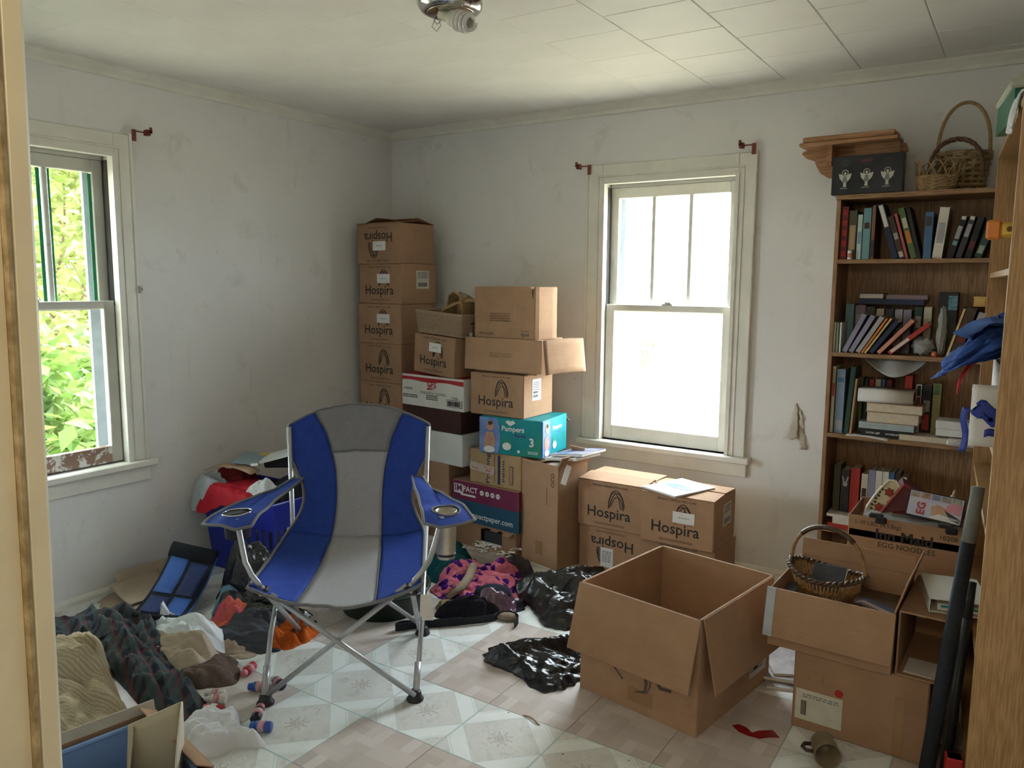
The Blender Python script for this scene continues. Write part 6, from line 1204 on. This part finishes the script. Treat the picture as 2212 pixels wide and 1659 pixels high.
cloth('grey_scarf','dark grey shaggy cloth against the tall carton','cloth',[(1.36,-.78),(1.32,-.64),(1.40,-.60),(1.50,-.66),(1.52,-.78),(1.45,-.86)],mat_cloth('shaggy_grey',(.07,.06,.058),(.045,.04,.04),.9),0.06,0.04,0.07,.3,43)
cloth('crochet_blanket','purple and pink crochet blanket bunched below the petrol blue case','blanket',[(1.22,-1.10),(1.24,-.94),(1.32,-.80),(1.44,-.76),(1.58,-.84),(1.63,-.96),(1.54,-1.06),(1.46,-1.20),(1.34,-1.20)],mat_crochet(),0.045,0.04,0.15,.8,44,26,96,base_fn=soft_support)
o = MB().tube([(x_,y_,support(x_,y_)+.012) for x_,y_ in ((1.20,-.74),(1.26,-.82),(1.33,-.93),(1.39,-1.04),(1.42,-1.14),(1.40,-1.22))],[.018,.02,.022,.022,.02,.012],8).build('beige_scarf', M('beige_wool',(.34,.27,.20),(.26,.20,.15),.95,80,.8,160), None, True); tag(o, 'beige wool scarf twisted across the crochet blanket', 'scarf')
cloth('black_dress','black dress with sequin trim in front of the crochet blanket','clothing',[(1.40,-1.31),(1.47,-1.21),(1.58,-1.06),(1.66,-1.02),(1.72,-1.10),(1.66,-1.19),(1.58,-1.28),(1.47,-1.36)],mat_cloth('black_jersey',(.012,.011,.016),(.02,.018,.026),.5),0.03,0.035,0.1,.9,45,base_fn=soft_support)
cloth('sequin_top','sequinned purple-black top lying on the black dress','clothing',[(1.54,-1.14),(1.60,-1.04),(1.67,-1.06),(1.70,-1.14),(1.62,-1.20),(1.56,-1.22)],M('sequins',(.03,.012,.03),(.20,.10,.16),.25,300,.6,300,0,.8),0.02,0.025,0.06,.5,46)
o = MB().lathe([(.0001,0),(.055,.004),(.075,.02),(.07,.045),(.04,.062),(.0001,.066)],22,None,1.15,.8).build('navy_cap', mat_cloth('navy_felt',(.018,.02,.03),None,.3), None, True, (1.585,-1.13,support(1.585,-1.13)-.012), (.1,0,.8)); tag(o, 'dark navy beret on the black clothes', 'hat')
def ribbon(pts, w, th=.0025):
    Pn = [Vector(p) for p in pts]
    def cr(u):
        q = u*(len(Pn)-1); i = min(int(q),len(Pn)-2); f = q-i; p0,p1,p2,p3 = Pn[max(i-1,0)],Pn[i],Pn[i+1],Pn[min(i+2,len(Pn)-1)]
        return .5*((2*p1)+(p2-p0)*f+(2*p0-5*p1+4*p2-p3)*f*f+(3*p1-p0-3*p2+p3)*f**3)
    return MB().sheet(lambda u,v: cr(u)+Vector((0,0,.002+w*v)), 50, 3, th)
o = ribbon([(1.58,-1.35,.0),(1.445,-1.495,.0),(1.40,-1.56,.0),(1.385,-1.545,.0),(1.405,-1.51,0),(1.49,-1.455,.0),(1.66,-1.28,.0),(1.68,-1.22,.0),(1.72,-1.18,.0),(1.77,-1.20,.0),(1.79,-1.26,.0)], .032).build('black_strap', BKF, None, True); tag(o, 'black sequinned strap looping on the tiles behind the camp chair', 'strap')
rnd = random.Random(9); sm = MB()
t = thing('paper_shreds', 'shredded newspaper scraps strewn over the crochet blanket', 'paper scraps', (1.30,-.74,.10))
for k in range(46):
    x,y = rnd.uniform(-.13,.16), rnd.uniform(-.07,.07); a = rnd.uniform(0,6.3); z = max(0,support(1.30+x,-.74+y)-.10)+.006*rnd.random(); l = rnd.uniform(.008,.02)
    sm.box(-l,l,-.005,.005,0,.0008, Matrix.Translation((x,y,z+.006)) @ Matrix.Rotation(a,4,'Z') @ Matrix.Rotation(rnd.uniform(-.5,.5),4,'X') @ Matrix.Rotation(rnd.uniform(-.35,.35),4,'Y'))
sm.build('shreds', PAPER, t)['kind'] = 'stuff'
cloth('bin_bag_heap','black bin bag lying between the tall carton and the big open carton','bag',[(1.56,-.90),(1.62,-.72),(1.74,-.57),(1.92,-.55),(2.02,-.70),(2.08,-.92),(2.04,-1.08),(1.94,-1.17),(1.80,-1.10),(1.66,-1.0)],TRASH,0.05,0.042,0.14,.7,51,24,90,2.0,.9)
cloth('bin_bag_flat','flattened black bin bag tucked under the flap of the big open carton','bag',[(1.80,-1.47),(1.86,-1.36),(1.98,-1.28),(2.10,-1.22),(2.20,-1.30),(2.225,-1.42),(2.228,-1.53),(2.20,-1.60),(2.10,-1.63),(1.96,-1.58),(1.86,-1.56)],TRASH,0.025,0.036,0.13,.5,52,24,90,1.8,.9)
o = MB().lathe([(.0001,0),(.03,.003),(.035,.015),(.022,.028),(.0001,.032)],16,None,1.4,.8).build('beige_sock', mat_cloth('beige_sock',(.30,.24,.18),None,.6), None, True, (1.715,-1.20,.0), (0,0,.5)); tag(o, 'rolled beige sock on the tiles beside the black bin bag', 'sock')
# ---------------------------------------------------------------- foreground left
FC = (1.640,-2.965,0); FR_ = radians(-11)
t = thing('foreground_carton', 'worn open carton holding a blue plastic bin near the doorway', 'box', FC, (0,0,FR_))
fw, fd, fh = .375, .46, .235
for nm,b in (('front_panel',(-fw/2,fw/2,-fd/2,-fd/2+.005)),('back_panel',(-fw/2,fw/2,fd/2-.005,fd/2)),('side_panel',(-fw/2,-fw/2+.005,-fd/2+.005,fd/2-.005)),('side_panel',(fw/2-.005,fw/2,-fd/2+.005,fd/2-.005))): MB().cbox(*b,0,fh,.0015).build(nm, CARDD, t)
MB().box(-fw/2+.005,fw/2-.005,-fd/2+.005,fd/2-.005,.002,.008).build('bottom_panel', CARDI, t); MB().box(-fw/2-.001,-fw/2+.006,-fd/2,fd/2,fh,fh+.002).box(-fw/2+.006,fw/2,fd/2-.006,fd/2+.001,fh,fh+.002).build('rim_edge', RIM, t)
Mx = Matrix.Translation((-fw/2,0,fh)) @ Matrix.Rotation(radians(-16),4,'Y'); MB().cbox(0,.004,-fd/2,fd/2,0,.030,.001,Mx).build('side_flap', M('white_lined_card',(.50,.45,.36),(.42,.37,.29),.8,20), t)
Mx = Matrix.Translation((0,fd/2,fh)) @ Matrix.Rotation(radians(60),4,'X'); MB().cbox(-fw/2,fw/2,-.004,0,0,.05,.001,Mx).build('back_flap', CARDD, t)
BB = M('sky_blue_plastic',(.23,.36,.62),(.20,.32,.56),.4,6)
t = thing('blue_bin', 'sky blue plastic bin standing inside the worn foreground carton', 'bin', (FC[0],FC[1],.009), (0,0,FR_))
for (x0,x1,y0,y1) in ((-.165,-.160,-.20,.20),(.173,.178,-.20,.20),(-.160,.173,-.205,-.20),(-.160,.173,.195,.20)): MB().cbox(x0,x1,y0,y1,0,.216,.002).build('wall', BB, t)
MB().box(-.165,.178,-.205,.20,0,.006).build('bottom', BB, t); MB().tube([(-.163,-.203,.216),(.174,-.203,.216),(.174,.198,.216),(-.163,.198,.216)],.008,8,True).build('rim', BB, t)
fq = Matrix.Translation((FC[0],FC[1],0)) @ Matrix.Rotation(FR_,4,'Z')
t = thing('grey_dish', 'round grey dish standing inside the sky blue bin', 'dish', fq @ Vector((-.005,-.06,.016)), (0,0,0)); GD_ = M('grey_stoneware',(.23,.21,.17),(.30,.28,.24),.5,10); MB().lathe([(.0001,0),(.085,.0),(.125,.13),(.132,.135),(.125,.137),(.080,.012),(.0001,.010)],36).build('bowl', GD_, t, True); MB().lathe([(.124,.128),(.134,.130),(.134,.138),(.124,.139)],36).build('rim', GD_, t, True)
t = thing('plastic_scoop', 'yellowed cream plastic jug torn open standing in the blue bin', 'container', fq @ Vector((.072,.100,.020)), (radians(-2),radians(4),radians(50))); t.scale = (1.15,1.15,1.16)
CRM = M('yellowed_plastic',(.52,.43,.28),(.42,.34,.20),.5,8); CRW = M('cream_plastic',(.66,.60,.47),(.58,.52,.40),.5,8)
MB().sheet(lambda u,v: (-.055+.11*u, .055, .255*v+.045*v*u), 8, 10, .003).build('back_wall', CRM, t, True); MB().sheet(lambda u,v: (.055+.008*sin(v*3), .055-.11*u, (.30-.10*u**2)*v), 8, 10, .003).build('side_wall', CRW, t, True); MB().sheet(lambda u,v: (-.055+.012*v, .055-.11*u, .255*v*(1-.75*u)), 8, 10, .003).build('torn_wall', CRM, t, True); MB().sheet(lambda u,v: (-.055+.11*u, -.055-.02*sin(v*pi), (.05+.15*u)*v), 8, 8, .003).build('front_wall', CRW, t, True); MB().box(-.055,.055,-.055,.055,0,.004).build('bottom', CRM, t)
MB().tube([(.05,-.06,.04),(.05,-.075,.07),(.05,-.082,.12),(.05,-.075,.17),(.05,-.06,.19)],.012,8).build('jug_handle', CRW, t, True)
t = thing('small_white_box', 'small white box with brown lid at the corner of the foreground carton', 'box', fq @ Vector((.245,.185,0)), (0,0,FR_)); MB().cbox(-.05,.05,-.04,.04,0,.17,.002).build('body', M('white_board',(.66,.67,.66)), t); MB().box(-.048,.048,-.038,.038,.170,.1715).build('brown_top', CARDD, t)
o = MB().sheet(lambda u,v: (1.335+.08*u, -2.66+.05*v+.03*u, .012+.008*sin(u*4)+.06*v), 10, 4, .002).build('card_offcut', M('beige_card',(.42,.34,.25)), None, True); tag(o, 'bent beige card offcut between the khaki trousers and foreground carton', 'card')
# paint bottles
def bottle(label, a, b, body, cap, lab):
    a, b = Vector(a), Vector(b); d = (b-a).normalized(); Q = d.to_track_quat('Z','Y').to_matrix().to_4x4()
    t = thing('paint_bottle', label, 'bottle', a, Q.to_euler(), 'small craft paint bottles on the floor'); r = .0175; t.scale = (1,1,.82)
    MB().lathe([(.0001,0),(r*.92,0),(r,.003),(r,.058),(r*.85,.064),(.010,.068),(.010,.071)],18).build('body', M('paint_'+body,{'red':(.42,.02,.03),'blue':(.03,.08,.34),'navy':(.02,.02,.06),'white':(.60,.56,.50),'black':(.015,.015,.02)}[body],None,.35,10,0,1,0,.5), t, True)
    MB().lathe(([(.0115,.069),(.012,.071),(.0105,.077),(.0045,.092),(.0001,.094)] if 'tip' in label else [(.0125,.067),(.013,.069),(.0125,.084),(.011,.086),(.0001,.086)]),14).build('cap', M('cap_'+cap,{'red':(.5,.05,.05),'blue':(.03,.10,.42),'white':(.66,.64,.60),'black':(.02,.02,.02),'pink':(.60,.20,.24)}[cap],None,.4), t, True)
    MB().lathe([(r+.0004,.024),(r+.0004,.050)],18).build('label_band', M('label_'+lab,{'pink':(.55,.14,.20),'white':(.66,.62,.60),'red':(.45,.06,.07)}[lab],(.62,.58,.58),.5,50), t, True); return t
Z = .0172
bottle('red paint bottle lying nearest the brown knit cloth','(0)' and (1.165,-2.105,Z),(1.20,-2.20,Z),'red','pink','red')
bottle('blue paint bottle with pink label lying beside the camp chair leg',(1.335,-2.175,Z),(1.255,-2.235,Z),'blue','blue','pink')
bottle('dark navy paint bottle under the camp chair brace',(1.375,-2.145,Z),(1.285,-2.125,Z),'navy','white','pink')
bottle('white paint bottle lying behind the other white one',(1.255,-2.30,Z),(1.16,-2.34,Z),'white','white','red')
bottle('white paint bottle with pointed tip lying beside the white plastic bag',(1.285,-2.315,Z),(1.205,-2.37,Z),'white','white','red')
bottle('red paint bottle lying at the edge of the plaid shirt',(1.335,-2.365,Z),(1.265,-2.395,Z),'red','red','white')
bottle('black paint bottle leaning at the camp chair foot',(1.475,-2.345,Z),(1.435,-2.285,Z+.012),'black','pink','pink')
bottle('blue paint bottle half inside the white plastic bag',(1.555,-2.345,Z+.002),(1.465,-2.385,Z+.002),'blue','blue','pink')
WP = NT('white_bag_film'); WP.set(.3,0,.5); WP.col((.86,.86,.87)); WP.bump(WP.noise(22,5,dist=1),.3,.004); tr_ = WP.n('BsdfTranslucent'); tr_.inputs[0].default_value=(.8,.8,.82,1); mx_ = WP.n('MixShader'); mx_.inputs[0].default_value=.22; WP.l(WP.b.outputs[0],mx_.inputs[1]); WP.l(tr_.outputs[0],mx_.inputs[2]); WP.l(mx_.outputs[0],WP.t.nodes['Material Output'].inputs['Surface'])
SUP.clear()
cloth('plastic_bag','crumpled white plastic carrier bag on the tiles near the camp chair foot','bag',[(1.30,-2.52),(1.27,-2.45),(1.31,-2.40),(1.38,-2.345),(1.43,-2.375),(1.50,-2.40),(1.585,-2.40),(1.59,-2.425),(1.53,-2.47),(1.50,-2.54),(1.40,-2.57)],WP.m,0.035,0.026,0.09,.6,61,24,84,1.7,.8)
# ---------------------------------------------------------------- floor by the right
t = thing('coffee_mug', 'dirty stoneware mug lying on its side before the worn carton', 'mug', (3.085,-1.50,.041), (radians(84),0,radians(22)))
MGM = M('stoneware_glaze',(.17,.13,.075),(.22,.18,.11),.35,14,.1,60); MB().lathe([(.0001,-.045),(.033,-.045),(.036,-.040),(.040,.045),(.0385,.047),(.036,.045),(.032,-.036),(.0001,-.038)],28).build('body', MGM, t, True); MB().tube([(-.038,.0,.025),(-.058,.0,.022),(-.066,.0,.0),(-.056,.0,-.022),(-.036,.0,-.025)],.006,8).build('handle', M('dark_handle',(.05,.03,.02),None,.35), t, True)
rs = [(-.08,.02),(-.06,.035),(-.035,.025),(-.015,.0),(.005,.02),(.045,.04),(.055,.03),(.07,.005),(.04,-.005),(.01,-.025),(-.025,-.022),(-.055,-.01)]
o = MB().prism(rs,0,.002).build('red_scrap', M('red_film',(.30,.012,.012),(.22,.01,.01),.25,30), None, False, (2.87,-1.47,.0005), (0,0,radians(12))); tag(o, 'torn piece of red plastic on the tiles near the mug', 'scrap')
for k,(x,y,rz,th,lab,mt) in enumerate(((2.855,-1.02,20,.010,'glossy magazine on the floor between the two cartons, lowest of its pile',M('silver_film',(.55,.56,.58),(.2,.2,.22),.12,10,.6,30)),(2.850,-.99,12,.012,'newspaper magazine with photo lying second in the pile between the cartons',M('news_print',(.50,.48,.46),(.20,.19,.18),.5,26)),(2.845,-.955,28,.008,'pale magazine on top of the pile between the cartons',M('pale_print',(.56,.55,.56),(.36,.34,.34),.4,18)))):
    t = thing('floor_magazine', lab, 'magazine', (x,y,.0005+.013*k), (0,0,radians(rz)), 'magazines between the cartons'); MB().box(-.085,.085,-.115,.115,0,th-.0015).build('pages', PAPER, t); MB().box(-.086,.086,-.116,.116,th-.0015,th).build('cover', mt, t)
o = MB().sheet(lambda u,v: (-.04+.08*u, .006*v+.004*sin(u*5), .001+.004*sin(u*3.1)), 8, 1, .001).build('floor_sliver', M('brown_petal',(.22,.09,.04)), None, False, (0,0,0)); o.location=(2.217,-1.813,0); o.rotation_euler=(0,0,radians(-12)); tag(o, 'dark sliver of torn vinyl lying across a tile seam', 'scrap')
